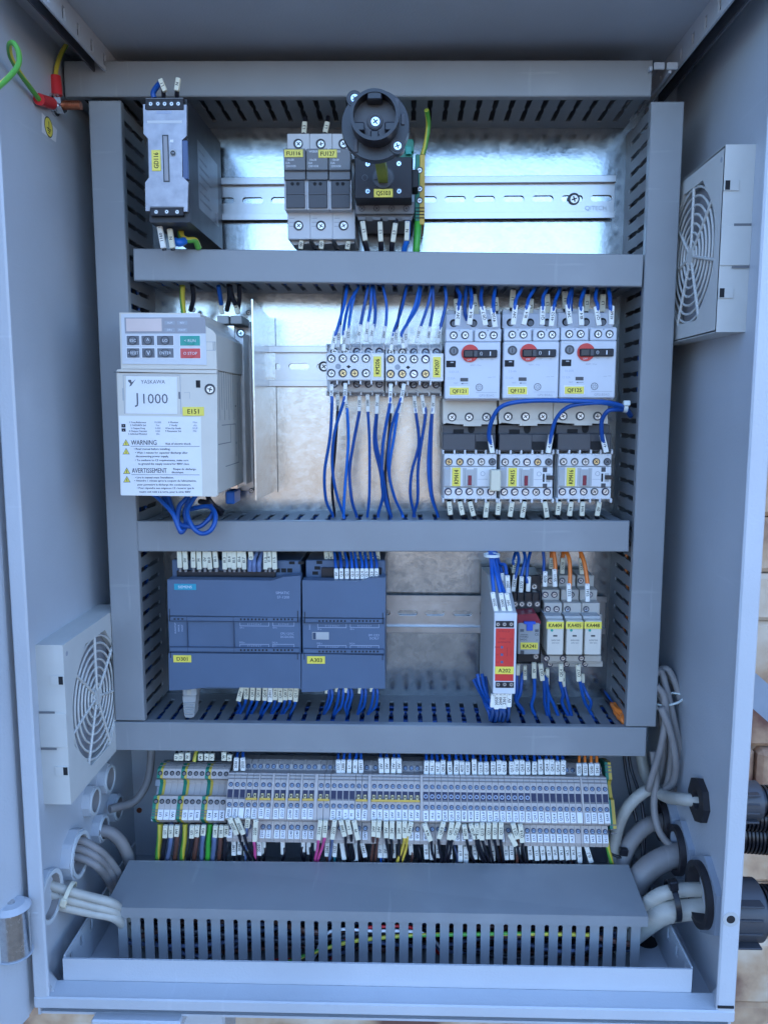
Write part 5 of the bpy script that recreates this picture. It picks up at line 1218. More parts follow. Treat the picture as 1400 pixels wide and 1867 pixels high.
# left block
for x, tx, col in ((133, 'U1', 'wire_black'), (167, 'V1', 'wire_slate'), (200, 'W1', 'wire_brown'), (288, 'U3', 'wire_black'), (318, 'V3', 'wire_brown'), (354, 'W3', 'wire_slate'), (424, 'U4', 'wire_slate'), (458, 'V4', 'wire_brown'), (488, 'W4', 'wire_black')):
    bl(zL, col, x + 1, 462, x - 3, 525 + random.uniform(-6, 14), tx, x - 12 - random.uniform(0, 10), r=2.0, Y=-92)
for x, m in ((98, 'wire_gy'), (243, 'wire_gy'), (388, 'wire_green')): lead(zL, m, [(x + 4, 455, -84), (x - 2, 540, -86), (x - 10, 610, -82), (x - 15, 700, -75)], r=2.4, where=W2 + ' at the left block')
for a in ((zL, 'wire_black', 505, 418, 548, 515, '2020', 620), (zL, 'wire_black', 545, 418, 586, 513, '2050', 648), (zL, 'wire_slate', 612, 420, 606, 475, '2220', 600), (zL, 'wire_pink', 658, 430, 651, 555, '2220', 655),
          (zL, 'wire_pink', 1032, 432, 1020, 545, '2224', 1005), (zL, 'wire_pink', 1062, 432, 1055, 530, '2234', 1020), (zL, 'wire_slate', 1115, 430, 1100, 542, '2272', 1085), (zL, 'wire_black', 1150, 430, 1172, 525, '2300', 1200),
          (zL, 'wire_black', 1188, 430, 1205, 512, 'L+', 1225), (zL, 'wire_black', 1226, 432, 1250, 545, 'M', 1262), (zL, 'wire_brown', 1342, 432, 1338, 525, '24V', 1325), (zL, 'wire_brown', 1373, 432, 1367, 530, '24V', 1350),
          (zR, 'wire_black', 72, 420, 74, 510, '24V', 100), (zR, 'wire_black', 106, 418, 104, 515, '24V', 100), (zR, 'wire_black', 144, 420, 144, 515, '24V', 152), (zR, 'wire_yellow', 175, 418, 175, 510, '24V', 132), (zR, 'wire_yellow', 211, 424, 195, 500, '24V1', 160),
          (zR, 'wire_black', 284, 432, 320, 527, 'I4.4', 345), (zR, 'wire_black', 391, 422, 365, 515, 'Q0.0', 385), (zR, 'wire_black', 438, 424, 420, 520, 'Q0.1', 400), (zR, 'wire_black', 476, 424, 442, 520, 'Q0.2', 412),
          (zR, 'wire_black', 505, 438, 516, 516, '4070', 560), (zR, 'wire_black', 540, 434, 568, 516, '4150', 610), (zR, 'wire_black', 574, 434, 580, 516, '4151', 630), (zR, 'wire_black', 606, 428, 603, 522, 'Q3.0', 650),
          (zR, 'wire_black', 641, 428, 638, 516, 'Q3.1', 670), (zR, 'wire_black', 675, 424, 674, 516, 'Q3.2', 700), (zR, 'wire_black', 710, 424, 708, 516, 'Q3.3', 722), (zR, 'wire_brown', 775, 430, 800, 516, 'Q3.5', 800), (zR, 'wire_black', 816, 436, 828, 536, 'Q3.6', 850), (zR, 'wire_black', 758, 490, 792, 555, '', 830)):
    bl(*a)
def low(z, x0, y0, x1, y1, tx, col='wire_black'):
    lead(z, col, [(x0, y0 - 14, -70), (x1, y1, -76), (x1 + 4, y1 + 60, -74)], [(x0, y0, x1, y1, -78, tx, 26)], 1.1, 'in the back row ' + W2, G2, 'marker_white')
for a in ((zL, 530, 545, 530, 635, '1540'), (zL, 566, 545, 562, 630, '2030'), (zL, 600, 545, 600, 636, '2220'), (zL, 676, 545, 678, 635, '2210'), (zL, 1073, 555, 1068, 640, '2262', 'wire_brown'), (zL, 1118, 555, 1112, 642, '2222', 'wire_teal'), (zL, 1155, 555, 1170, 660, ''),
          (zL, 1232, 560, 1238, 665, ''), (zL, 1272, 555, 1292, 645, '24V1'), (zR, 40, 540, 40, 620, '0V', 'wire_bright'), (zR, 68, 540, 68, 620, '0V'), (zR, 113, 540, 113, 620, '0V'),
          (zR, 292, 540, 297, 627, 'I0.0'), (zR, 325, 540, 328, 632, 'I0.2'), (zR, 360, 540, 362, 620, 'I0.3'), (zR, 425, 540, 428, 626, 'Q0.6'), (zR, 484, 540, 485, 643, 'I0.7'), (zR, 515, 558, 515, 660, 'I1.0'), (zR, 562, 550, 566, 628, 'I1.1'), (zR, 598, 540, 602, 630, 'I1.2'),
          (zR, 663, 545, 665, 638, 'I1.4'), (zR, 734, 545, 740, 632, 'I3.0'), (zR, 766, 545, 770, 630, 'I3.1'), (zR, 804, 560, 806, 620, 'I3.2'), (zR, 866, 545, 874, 630, 'I3.4'), (zR, 902, 545, 910, 636, 'I3.5'), (zR, 935, 545, 944, 632, 'I3.6'), (zR, 970, 545, 980, 632, 'I3.7'),
          (zR, 1003, 545, 1012, 630, 'I4.0'), (zR, 1038, 545, 1046, 632, 'I4.1'), (zR, 1072, 545, 1081, 632, 'I4.2'), (zR, 1106, 545, 1112, 630, 'I4.3'), (zR, 1140, 552, 1148, 650, 'I5.1'), (zR, 1182, 555, 1210, 648, 'I5.2')):
    low(*a)
lead(zR, 'wire_gy', [(1292, 485, -80), (1300, 560, -82), (1325, 650, -79), (1335, 720, -74)], r=2.0, where='dropping from the right end of the terminal row')

rn = random.Random(21)
for k in range(26):
    x = rn.uniform(60, 1120) if k > 9 else rn.uniform(60, 420); zz = zR if k > 9 else zL; x = x if k > 9 else rn.uniform(700, 1300)
    lead(zz, rn.choice(('wire_black', 'wire_black', 'wire_black', 'wire_slate', 'wire_brown')), [(x, 520, -62), (x + rn.uniform(-4, 4), 560, -70), (x + rn.uniform(-14, 18), 620, -73), (x + rn.uniform(-20, 30), 700, -72)], [(x, 538 + rn.uniform(0, 8), x + rn.uniform(-4, 6), 612 + rn.uniform(-10, 24), -72, '', 24)] if k % 2 else [], 1.2, 'deep in the shade ' + W2, G2, 'marker_white')
# ================================================================== wires of the upper sections
B, K, O_, BR = 'wire_blue', 'wire_black', 'wire_orange', 'wire_bright'
z = Z(480, 500, 3.889); Wt = 'over the small contactors'; Wb = 'under the small contactors'; G3 = 'wires at the small contactors'
ZC = z(0, 105, -60).z
def down(col, pts, mk, where, Y0=-62, Ym=-80, zz=None, w=27, r=1.25, g=G3, mm_='marker_white', back=0):
    zz = zz or z; n = len(pts); P_ = [(x, y, Y0 + (Ym - Y0) * i / max(1, n - 1)) for i, (x, y) in enumerate(pts)]
    P_.insert(0, (pts[0][0], pts[0][1] - 22, Y0 + 6)); x0, y0, x1, y1, tx = mk
    P_.append((x1 * .6 + x0 * .4, y0 * .6 + y1 * .4, Ym + .5))
    lead(zz, col, P_, [(x0, y0, x1, y1, Ym, tx, w)], r, where, g, mm_)
for col, pts, mk, Ym in ((B, [(590, 100), (575, 220), (520, 390)], (512, 400, 488, 535, '24V'), -84), (K, [(572, 110), (556, 240), (545, 350)], (543, 360, 528, 520, '1272'), -66), (B, [(668, 100), (605, 225), (572, 390)], (577, 400, 570, 545, '2062'), -84),
        (BR, [(645, 150), (624, 250), (607, 352)], (608, 360, 600, 500, '1271'), -66), (B, [(740, 100), (715, 240), (690, 350)], (687, 355, 672, 485, '0V'), -66), (B, [(770, 100), (765, 230), (745, 330)], (741, 336, 728, 475, '24V'), -68),
        (B, [(780, 100), (796, 240), (785, 345)], (780, 350, 760, 485, '24V'), -70), (B, [(848, 100), (878, 220), (865, 360)], (862, 366, 846, 490, '2060'), -66), (B, [(1018, 100), (975, 250), (925, 400)], (920, 408, 905, 540, '3120'), -84),
        (K, [(1010, 110), (975, 240), (948, 365)], (946, 372, 935, 505, '1272'), -66), (BR, [(1108, 100), (1070, 230), (1018, 360)], (1014, 368, 1008, 520, '1273'), -66), (B, [(1115, 100), (1085, 240), (990, 400)], (977, 410, 995, 525, '2051'), -84),
        (B, [(1193, 100), (1165, 230), (1120, 360)], (1113, 366, 1085, 485, '1150'), -66), (B, [(1200, 100), (1207, 230), (1184, 365)], (1180, 370, 1165, 490, '2080'), -66), (B, [(1285, 100), (1297, 200), (1260, 365)], (1256, 370, 1236, 490, '2070'), -66)):
    down(col, pts, mk, Wt, Ym=Ym)
def up(col, mk, pts, where, Ym=-66, Ye=-42, zz=None, w=27, r=1.25, g=G3, mm_='marker_white'):
    zz = zz or z; x0, y0, x1, y1, tx = mk; n = len(pts)
    P_ = [((x0 + x1) / 2, (y0 + y1) / 2, Ym + .5)] + [(x, y, Ym + (Ye - Ym) * i / max(1, n - 1)) for i, (x, y) in enumerate(pts)]
    x, y = pts[-1]; P_.append((x + 3, y + 34, Ye))
    lead(zz, col, P_, [(x0, y0, x1, y1, Ym, tx, w)], r, where, g, mm_)
for col, mk, pts, Ym in ((B, (485, 780, 480, 915, '3120'), [(483, 920), (475, 1150), (432, 1400), (445, 1600), (490, 1700)], -82), (K, (528, 850, 528, 970, '1272'), [(525, 975), (512, 1250), (490, 1500), (502, 1690)], -62),
        (B, (582, 770, 580, 905, '2051'), [(566, 912), (502, 1120), (490, 1350), (522, 1560), (572, 1700)], -82), (BR, (590, 905, 592, 980, '1271'), [(592, 985), (602, 1200), (576, 1500), (570, 1700)], -62),
        (B, (683, 860, 680, 970, '1150'), [(680, 975), (642, 1200), (615, 1400), (630, 1600), (660, 1700)], -62), (B, (739, 850, 742, 975, '2080'), [(746, 980), (757, 1200), (752, 1550), (736, 1700)], -62),
        (B, (810, 850, 803, 990, '0V'), [(800, 995), (790, 1200), (832, 1400), (862, 1600), (902, 1710)], -62), (B, (810, 855, 806, 985, ''), [(806, 990), (800, 1180), (845, 1400), (872, 1600), (908, 1712)], -60),
        (B, (905, 775, 898, 915, 'I0.1'), [(893, 920), (852, 1200), (842, 1450), (848, 1580), (816, 1700)], -82), (K, (913, 920, 912, 985, ''), [(906, 988), (880, 1220), (862, 1450), (905, 1695)], -62),
        (B, (998, 775, 975, 910, '2032'), [(966, 915), (906, 1100), (886, 1350), (926, 1560), (988, 1700)], -82), (BR, (970, 915, 960, 985, ''), [(955, 990), (926, 1150), (895, 1400), (930, 1580), (985, 1695)], -62),
        (B, (1070, 860, 1080, 985, '0VM'), [(1078, 990), (1106, 1200), (1055, 1400), (1045, 1560), (1070, 1700)], -62), (B, (1124, 855, 1145, 990, '24V1'), [(1147, 995), (1112, 1250), (1092, 1400), (1097, 1600), (1068, 1700)], -62),
        (B, (1205, 855, 1200, 990, '0V'), [(1198, 995), (1185, 1300), (1195, 1550), (1238, 1710)], -62), (B, (1208, 860, 1204, 985, ''), [(1190, 995), (1170, 1350), (1192, 1570), (1236, 1705)], -60)):
    up(col, mk, pts, Wb, Ym=Ym)
z = Z(790, 500, 3.590); Wt = 'over the red-dial breakers'; G4 = 'wires at the breakers'
for col, pts, mk, Ym in ((B, [(155, 95), (172, 140), (168, 200)], (166, 206, 155, 335, '24V'), -80), (B, [(240, 95), (247, 150), (247, 190)], (251, 200, 235, 330, 'I0.4'), -80), (B, [(318, 95), (312, 150), (318, 205)], (318, 210, 341, 335, 'Q0.7'), -80),
        (B, [(405, 95), (390, 160), (393, 215)], (385, 222, 404, 346, '4150'), -80), (B, [(575, 95), (547, 150), (537, 190)], (536, 200, 522, 330, '24V'), -80), (B, [(660, 95), (627, 150), (614, 195)], (620, 200, 590, 330, 'I0.4'), -80),
        (B, [(745, 95), (722, 150), (718, 200)], (716, 208, 710, 332, 'Q1.0'), -80), (B, [(825, 95), (797, 170), (790, 205)], (785, 211, 770, 340, '4152'), -80), (B, [(903, 95), (885, 150), (880, 190)], (877, 196, 894, 325, '24V'), -80),
        (B, [(988, 95), (970, 160), (966, 205)], (965, 211, 968, 335, 'I0.4'), -80), (B, [(1070, 95), (1064, 160), (1069, 200)], (1064, 210, 1083, 335, 'Q1.1'), -80), (B, [(1150, 95), (1160, 150), (1156, 200)], (1165, 206, 1163, 330, '4160'), -80)):
    down(col, pts, mk, Wt, Ym=Ym, w=34, r=1.5, g=G4)
lead(z, B, [(218, 75, -58), (212, 160, -60), (208, 250, -62), (222, 300, -60)], r=1.5, where='behind the sleeves over the left breaker')
lead(z, B, [(912, 75, -58), (905, 150, -62), (900, 240, -64)], r=1.5, where='behind the sleeves over the right breaker')
for x0, y0, x1, y1, tx in ((265, 130, 280, 262, 'L2'), (742, 130, 750, 255, 'L3'), (522, 100, 512, 220, 'L1'), (640, 160, 632, 262, 'L2'), (860, 110, 862, 225, 'L1'), (1008, 130, 1000, 242, 'L2'), (1110, 130, 1103, 245, 'L3'), (405, 150, 412, 240, 'L3'), (150, 160, 155, 240, 'L1')):
    lead(z, K, [(x0 + 4, 95, -42), (x0, y0 + 5, -44), (x1, y1 + 20, -46)], [(x0, y0, x1, y1, -46, tx, 36)], 1.7, 'shaded behind the breaker sleeves', G4)
for x0, x1, y1, tx in ((102, 112, 1575, 'U1'), (172, 191, 1575, 'V1'), (238, 263, 1582, 'W1'), (350, 340, 1592, '0V'), (428, 420, 1575, 'U3'), (515, 500, 1587, 'V3'), (597, 580, 1592, 'W3'), (727, 743, 1592, '0V'), (822, 812, 1575, 'U4'), (901, 890, 1582, 'V4'), (976, 971, 1582, 'W4'), (1086, 1070, 1582, '0V')):
    lead(z, K, [(x0, 1480, -50), (x1, y1 - 6, -56), (x1 + 4, y1 + 24, -52), (x1 + 8, y1 + 60, -48)], [(x0, 1488, x1, y1, -57, tx, 31)], 1.7, 'under the lower contactors', G4)
for pts, mk in (([(375, 1110, -70), (362, 1045, -72), (378, 965, -78), (432, 880, -84), (530, 838, -88), (700, 825, -90), (900, 830, -90), (1100, 834, -86), (1200, 852, -80), (1252, 872, -72)], (366, 1052, 386, 1170, -70, '4151', 32)),
                ([(760, 1110, -70), (773, 1045, -72), (802, 940, -78), (880, 868, -84), (1000, 842, -88), (1130, 846, -84), (1250, 880, -72)], (770, 1050, 750, 1170, -70, '4152', 32)),
                ([(1112, 1100, -70), (1100, 1042, -72), (1102, 960, -76), (1142, 898, -80), (1200, 884, -78), (1254, 888, -70)], (1102, 1048, 1131, 1166, -70, '4160', 32))):
    lead(z, B, pts, [mk], 1.7, 'arching over the black link modules', 'wires arching from the lower contactors', 'marker_white')
lead(z, B, [(1240, 868, -70), (1262, 890, -66), (1290, 925, -58)], r=2.2, where='held by the tie at the right duct')
b = MB('tie_white', z(1258, 868, -72)); q = z(1258, 868, -74); b.annulus((q.x - 1.5, q.y + 2, q.z), (q.x + 1.5, q.y + 2, q.z), 4.4, 3.3, n=18); b.box(q.x - 2.6, q.x + 2.6, q.y - 4.5, q.y - 1, q.z + 1, q.z + 5, .6)
o = b.build('cable_tie', loc=z(1258, 868, -72)); tag(o, 'clear cable tie gripping blue wires at the right duct', 'cable tie')

# blue modules
z = Z(220, 980, 2.692); G5 = 'wires at the blue controller modules'
for i, (x, tx) in enumerate(((292, ''), (320, '0V'), (358, 'L+'), (388, 'M'), (415, '0V'), (440, 'I0.0'), (470, 'I0.1'), (512, 'I0.3'), (535, 'I0.4'), (557, 'I0.5'), (583, 'I0.6'), (608, 'I0.7'), (645, 'I1.0'), (712, 'I1.3'), (732, 'I1.4'), (757, 'I1.5'))):
    y1 = 156 if i % 2 else 148; dx = random.uniform(-8, 2)
    lead(z, 'cable_grey', [(x, 90, -62), (x, 130, -66), (x, 168, -66)], [(x + dx, 62, x, y1, -68, tx, 23)], 1.3, 'over the wide blue controller', G5)
for x in (633, 655, 680): lead(z, 'wire_slate', [(x + 20, 60, -60), (x + 4, 100, -66), (x, 130, -70), (x, 166, -70)], r=2.0, where='over the wide blue controller')
for x, tx in ((1012, 'L+'), (1036, 'M'), (1088, 'I0.0'), (1135, 'I3.2'), (1163, 'I3.3'), (1187, 'I3.4'), (1212, 'I3.5'), (1240, 'I3.6'), (1263, 'I3.7')):
    lead(z, B, [(x + 2, 50, -52), (x, 120, -54), (x, 160, -56)], [(x - 4, 66, x + 3, 133, -55, tx, 22)], 1.2, 'in the back row over the narrow blue module', G5)
for i, (x, tx) in enumerate(((1058, '0V'), (1083, 'Q.0'), (1110, 'Q.1'), (1137, 'Q.2'), (1160, 'Q.3'), (1185, 'Q.4'), (1207, 'Q.5'), (1232, 'Q.6'), (1256, 'Q.7'))):
    lead(z, B, [(x - 14, 45, -52), (x - 8, 80, -60), (x - 2, 125, -68), (x, 160, -72)], [(x, 152, x + 1, 203, -74, tx, 20)], 1.3, 'in the front row over the narrow blue module', G5, 'marker_white')
for i, (x, tx) in enumerate(((596, '24V'), (617, 'Q0.0'), (647, 'Q0.1'), (677, 'Q0.2'), (708, 'Q0.4'), (733, '24V1'), (760, 'Q0.5'), (783, 'Q0.6'), (810, 'Q0.7'), (836, 'Q1.0'), (862, 'Q1.1'))):
    ex = x - 25 - (i % 2) * 10; tilt = -18 if i == 0 else random.uniform(-5, 3)
    lead(z, B, [(x, 730, -58), (x + tilt, 800, -62), (x - 12, 830, -56), (ex, 868, -48), (ex - 6, 905, -44)], [(x + 2, 728, x + tilt, 798 + random.uniform(-6, 10), -63, tx, 23)], 1.3, 'under the wide blue controller', G5, 'marker_white' if i == 5 else 'marker')
for i, x in enumerate((1018, 1032, 1068, 1090, 1112, 1128, 1180, 1200, 1238, 1256)):
    ex = (995, 1000, 1045, 1052, 1108, 1112, 1160, 1166, 1214, 1218)[i]
    lead(z, B, [(x, 728, -60), (x + 4, 775, -62), (x - 8, 830, -56), (ex, 868, -48), (ex - 4, 905, -44)], [(x - 6, 728, x - 8, 765 - (i % 3) * 4, -61, '', 16)] if i % 2 == 0 else [], 1.3, 'under the narrow blue module', G5)

# relays
z = Z(840, 980, 3.684); G6 = 'wires at the relays'; Wr = 'over the tall safety relay'
for pts, mk in (([(190, 85, -70), (200, 150, -88), (210, 250, -104), (222, 365, -112)], (211, 367, 238, 500, -113, '2030', 30)), ([(205, 85, -70), (218, 150, -88), (240, 260, -104), (266, 370, -112)], (268, 373, 290, 505, -113, '2300', 30)),
                ([(225, 85, -70), (238, 150, -86), (262, 280, -102), (292, 368, -112)], (306, 373, 332, 500, -113, '24V', 30)), ([(232, 90, -70), (255, 170, -84), (292, 190, -90), (307, 250, -94)], (312, 255, 316, 372, -96, '2031', 30)),
                ([(222, 90, -70), (245, 170, -80), (268, 190, -84), (276, 240, -90)], (278, 240, 280, 362, -92, '24V', 22))):
    lead(z, B, pts, [mk], 1.5, Wr, G6, 'marker_white')
b = MB('tie_white', z(210, 118, -82)); q = z(208, 120, -84); b.annulus((q.x, q.y, q.z - 1), (q.x, q.y, q.z + 1.2), 6.5, 5.6, n=24); o = b.build('cable_tie', loc=z(210, 118, -82)); tag(o, 'pale tie round blue wires over the tall safety relay', 'cable tie')
for col, pts, mk, w in ((B, [(372, 85, -40), (350, 160, -46)], (368, 150, 355, 240, -46, '2320', 40), 'over the clear relay'), (B, [(378, 85, -44), (392, 150, -48), (372, 245, -52)], (364, 250, 350, 362, -52, '2262', 28), 'over the clear relay'),
        (B, [(420, 85, -44), (432, 150, -50), (412, 255, -54)], (408, 260, 402, 372, -54, '2272', 28), 'over the clear relay'), (B, [(470, 85, -44), (448, 170, -50), (445, 280, -54)], (456, 262, 450, 362, -54, '', 26), 'over the clear relay'),
        (B, [(552, 85, -50), (556, 150, -52), (558, 220, -54)], (566, 226, 563, 330, -56, '4070', 30), 'over the slim relays'), (O_, [(622, 85, -50), (632, 150, -52), (632, 210, -54)], (627, 212, 632, 330, -56, '5511', 30), 'over the slim relays'),
        (O_, [(705, 85, -52), (730, 160, -58), (730, 305, -64)], (723, 309, 727, 430, -66, '5521', 30), 'over the slim relays'), (O_, [(800, 85, -52), (832, 180, -58), (848, 305, -64)], (848, 310, 850, 430, -66, '5541', 30), 'over the slim relays'),
        (O_, [(688, 85, -36), (684, 120, -38), (682, 150, -38)], (684, 136, 680, 242, -39, '5520', 28), 'over the slim relays'), (O_, [(803, 85, -36), (806, 120, -38), (808, 150, -38)], (806, 138, 812, 246, -39, '5540', 24), 'over the slim relays'), (O_, [(612, 85, -36), (610, 120, -38), (609, 150, -38)], (610, 136, 606, 210, -39, '5510', 22), 'over the slim relays')):
    P_ = pts + [((mk[0] + mk[2]) / 2, (mk[1] + mk[3]) / 2, mk[4] + .5)]
    lead(z, col, P_, [mk[:5] + (mk[5], mk[6] if False else (30 if col == O_ else 28))][:1], 1.7 if col == O_ else 1.4, w, G6, 'marker_white' if pts[0][2] <= -44 else 'marker')
for x0, y0, x1, y1, tx in ((218, 1052, 212, 1140, ''), (240, 1042, 238, 1152, '2050'), (266, 1046, 264, 1146, '2040'), (293, 1042, 288, 1148, '2301'), (326, 1046, 322, 1138, '0V')):
    lead(z, B, [(x0, 1046, -104), (x1, y1, -104), (x1 + 2, y1 + 40, -86), (x1 - 10, y1 + 90, -60)], [(x0, y0, x1, y1, -108, tx, 32)], 1.4, 'under the tall safety relay', G6, 'marker_white')
for k, pts in enumerate(([(112, 918, -46), (130, 1000, -50), (165, 1070, -58), (205, 1110, -66), (235, 1200, -60)], [(84, 955, -40), (120, 1030, -46), (160, 1085, -56), (210, 1130, -62), (225, 1225, -56)], [(142, 918, -46), (160, 1000, -52), (185, 1080, -60), (215, 1120, -66), (245, 1200, -62)], [(160, 905, -40), (168, 1000, -46), (180, 1100, -56), (200, 1160, -60), (215, 1235, -58)], [(100, 950, -36), (140, 1060, -48), (170, 1130, -56), (195, 1190, -60), (200, 1240, -58)])):
    lead(z, B, pts, r=1.5, where='gathering left of the tall safety relay')
for k in range(7): lead(z, B, [(172 + k * 3, 1120 + k * 4, -60 - k), (200 + k * 12, 1150 + (k % 3) * 12, -66 - k % 3), (262 + k * 5, 1160 + (k % 4) * 12, -64), (290, 1150 + k * 8, -56), (284 - k * 6, 1250, -48)], r=1.6, where='bundled at the foot of the tall safety relay')
for pts, mk, w in (([(496, 945, -52), (497, 1050, -50), (476, 1130, -46), (505, 1205, -42), (512, 1260, -40)], (490, 838, 491, 946, -54, '0V', 30), 'under the clear relay'), ([(375, 900, -46), (380, 1020, -48), (372, 1095, -46), (410, 1150, -44), (432, 1240, -42)], (384, 850, 382, 925, -48, '', 24), 'under the clear relay'),
                   ([(412, 930, -46), (402, 1040, -48), (380, 1105, -46), (420, 1170, -42), (430, 1240, -40)], (430, 858, 430, 955, -48, '2330', 24), 'under the clear relay'), ([(560, 960, -54), (562, 1040, -52), (560, 1110, -48), (592, 1240, -44)], (534, 846, 548, 962, -56, 'Q0.3', 30), 'under the slim relays'),
                   ([(575, 975, -48), (590, 1050, -48), (625, 1130, -46), (668, 1235, -44)], (580, 878, 580, 990, -46, '0V', 24), 'under the slim relays'), ([(568, 960, -50), (585, 1060, -48), (590, 1150, -46), (600, 1240, -42)], (566, 900, 568, 950, -44, '', 20), 'under the slim relays'),
                   ([(668, 960, -54), (684, 1060, -52), (680, 1110, -48), (740, 1235, -44)], (671, 848, 672, 966, -56, 'Q0.4', 30), 'under the slim relays'), ([(690, 990, -46), (715, 1080, -48), (730, 1150, -46), (752, 1240, -44)], (688, 900, 690, 1005, -46, '0V', 22), 'under the slim relays'),
                   ([(798, 960, -54), (820, 1050, -52), (840, 1115, -48), (866, 1160, -44), (905, 1245, -42)], (786, 852, 792, 966, -56, 'Q3.7', 30), 'under the slim relays'), ([(815, 985, -46), (850, 1060, -50), (872, 1110, -50), (862, 1165, -44)], (818, 915, 818, 975, -46, '', 24), 'under the slim relays')):
    lead(z, B, [((mk[0] + mk[2]) / 2, (mk[1] + mk[3]) / 2, mk[4] + .5)] + pts, [mk], 1.5, w, G6)
rnd = random.Random(4)
for k in range(6):
    s_ = k * 6
    if k < 3: lead(z, B if k else K, [(945 + s_, 1025 + k * 5, -14), (965 + s_ * 1.6, 1065 + rnd.uniform(-5, 5), -22), (990 + s_ * 1.5, 1100 + k * 5, -32), (1025 + s_, 1135 + k * 6, -42)], r=1.9, where='twisting into the lower right duct corner')
    lead(z, O_, [(1012 + s_, 1120 + (k % 3) * 10, -38), (1040 + (k * 3 % 6) * 7, 1150 + k * 6, -48), (1062 + (5 - k) * 6, 1185 + k * 5, -56), (1080 + (k % 2) * 12, 1215 + k * 3, -62), (1096, 1250, -64)], r=2.0, where='twisting into the lower right duct corner')

# top section
z = Z(480, 120, 4.118); G7 = 'wires at the main switch and fuses'
for col, x0, x1, y0, y1, tx, ex in ((K, 745, 766, 1165, 1312, 'L1', 785), (K, 876, 882, 1170, 1318, 'L2', 882), (K, 992, 972, 1180, 1322, 'L3', 962), (B, 1082, 1076, 1165, 1312, 'N', 1062)):
    lead(z, BR if col == B else K, [(x0, 1150, -56), ((x0 + x1) / 2, 1240, -58), (x1, y1 + 4, -58), (ex, 1385, -54), (ex, 1440, -50)], [(x0, y0, x1, y1, -60, tx, 36)], 2.2, 'under the main switch', G7)
lead(z, 'wire_gy', [(1225, 330, -60), (1228, 365, -56), (1238, 450, -50), (1214, 580, -50), (1195, 665, -50)], r=1.9, where='rising from the earth terminal into the top duct')
lead(z, 'wire_green', [(1160, 1150, -48), (1157, 1260, -52), (1150, 1390, -52), (1150, 1440, -48)], r=3.0, where='below the earth terminal')
for x0, y0, x1, y1, tx in ((312, 418, 305, 505, 'L3'), (482, 418, 464, 500, 'L1')): lead(z, K, [(x0 + 4, 380, -42), (x0, 430, -44), (x1, 510, -46)], [(x0, y0, x1, y1, -46, tx, 36)], 1.7, 'over the fuse holders', G7)
for x0, y0, x1, y1, tx in ((288, 1308, 280, 1375, '00'), (440, 1308, 434, 1375, '00'), (640, 1315, 630, 1378, 'N')): lead(z, K, [(x0, 1290, -40), (x1, y1, -44), (x1, 1440, -44)], [(x0, y0, x1, y1, -46, tx, 34)], 1.7, 'under the fuse holders', G7)
z = Z(240, 130, 5.49); G8 = 'wires at the black power supply'
lead(z, K, [(320, 265, -108), (315, 215, -110), (312, 150, -112)], [(288, 75, 336, 198, -114, 'L1', 46)], 1.6, 'over the black power supply', G8)
lead(z, B, [(225, 262, -108), (222, 200, -108), (262, 135, -104), (300, 95, -90)], r=1.9, where='over the black power supply')
lead(z, K, [(455, 265, -108), (457, 215, -110), (462, 130, -112)], [(470, 64, 450, 192, -114, 'N', 46)], 1.6, 'over the black power supply', G8)
lead(z, K, [(285, 1530, -96), (298, 1650, -100), (330, 1790, -100)], [(280, 1550, 320, 1768, -102, '1160', 52)], 1.6, 'under the black power supply', G8, 'marker_white')
lead(z, K, [(390, 1530, -90), (398, 1640, -96), (415, 1790, -96)], [(382, 1575, 412, 1768, -98, 'N', 52)], 1.6, 'under the black power supply', G8)
lead(z, 'wire_gy', [(490, 1540, -80), (503, 1640, -84), (560, 1685, -84), (630, 1690, -80), (672, 1770, -76)], r=2.6, where='under the black power supply')
lead(z, BR, [(430, 1700, -90), (480, 1710, -90), (530, 1690, -84)], r=3.2, where='under the black power supply')

# drive
z = Z(200, 860, 7.0)
for k, pts in enumerate(([(560, 290, -84), (630, 345, -86), (720, 430, -92), (810, 540, -96), (870, 700, -98), (915, 770, -98), (960, 735, -96), (1010, 640, -90)], [(740, 280, -84), (780, 400, -88), (850, 600, -94), (910, 680, -96), (1020, 705, -98), (1140, 700, -96), (1260, 610, -94), (1325, 500, -90), (1290, 430, -84)],
        [(1010, 290, -84), (960, 360, -88), (890, 450, -92), (862, 600, -96), (890, 735, -98), (925, 772, -98), (1000, 660, -92)], [(1110, 290, -84), (1060, 370, -88), (985, 500, -94), (1010, 620, -98), (1090, 740, -100), (1180, 790, -100), (1280, 750, -100), (1338, 640, -98), (1335, 520, -94), (1270, 450, -88), (1130, 455, -84), (1030, 480, -80)],
        [(680, 290, -82), (760, 440, -88), (840, 600, -92), (930, 690, -94), (980, 640, -92), (960, 500, -90), (1030, 330, -86)])):
    lead(z, B, pts, r=1.9, where='looping below the inverter drive')
lead(z, K, [(1240, 280, -60), (1290, 380, -64), (1360, 470, -60), (1420, 540, -52)], r=2.2, where='leaving the foot of the inverter drive')
lead(z, K, [(1150, 380, -60), (1250, 400, -64), (1330, 440, -62), (1440, 500, -52)], r=2.2, where='leaving the foot of the inverter drive')
z = Z(180, 440, 3.335)
lead(z, 'wire_gy', [(510, 270, -56), (505, 340, -50), (516, 440, -46)], r=2.2, where='above the inverter drive')
for x in (565, 785, 850): lead(z, K, [(x + 4, 265, -52), (x + 10, 340, -44), (x - 6, 420, -36)], r=1.9, where='above the inverter drive')
lead(z, B, [(728, 270, -56), (735, 330, -50), (745, 380, -44)], [(738, 372, 752, 440, -40, '', 24)], 1.9, 'above the inverter drive')
lead(z, K, [(800, 270, -56), (812, 340, -48), (830, 380, -44)], [(822, 345, 848, 440, -40, 'L2', 28)], 1.9, 'above the inverter drive')
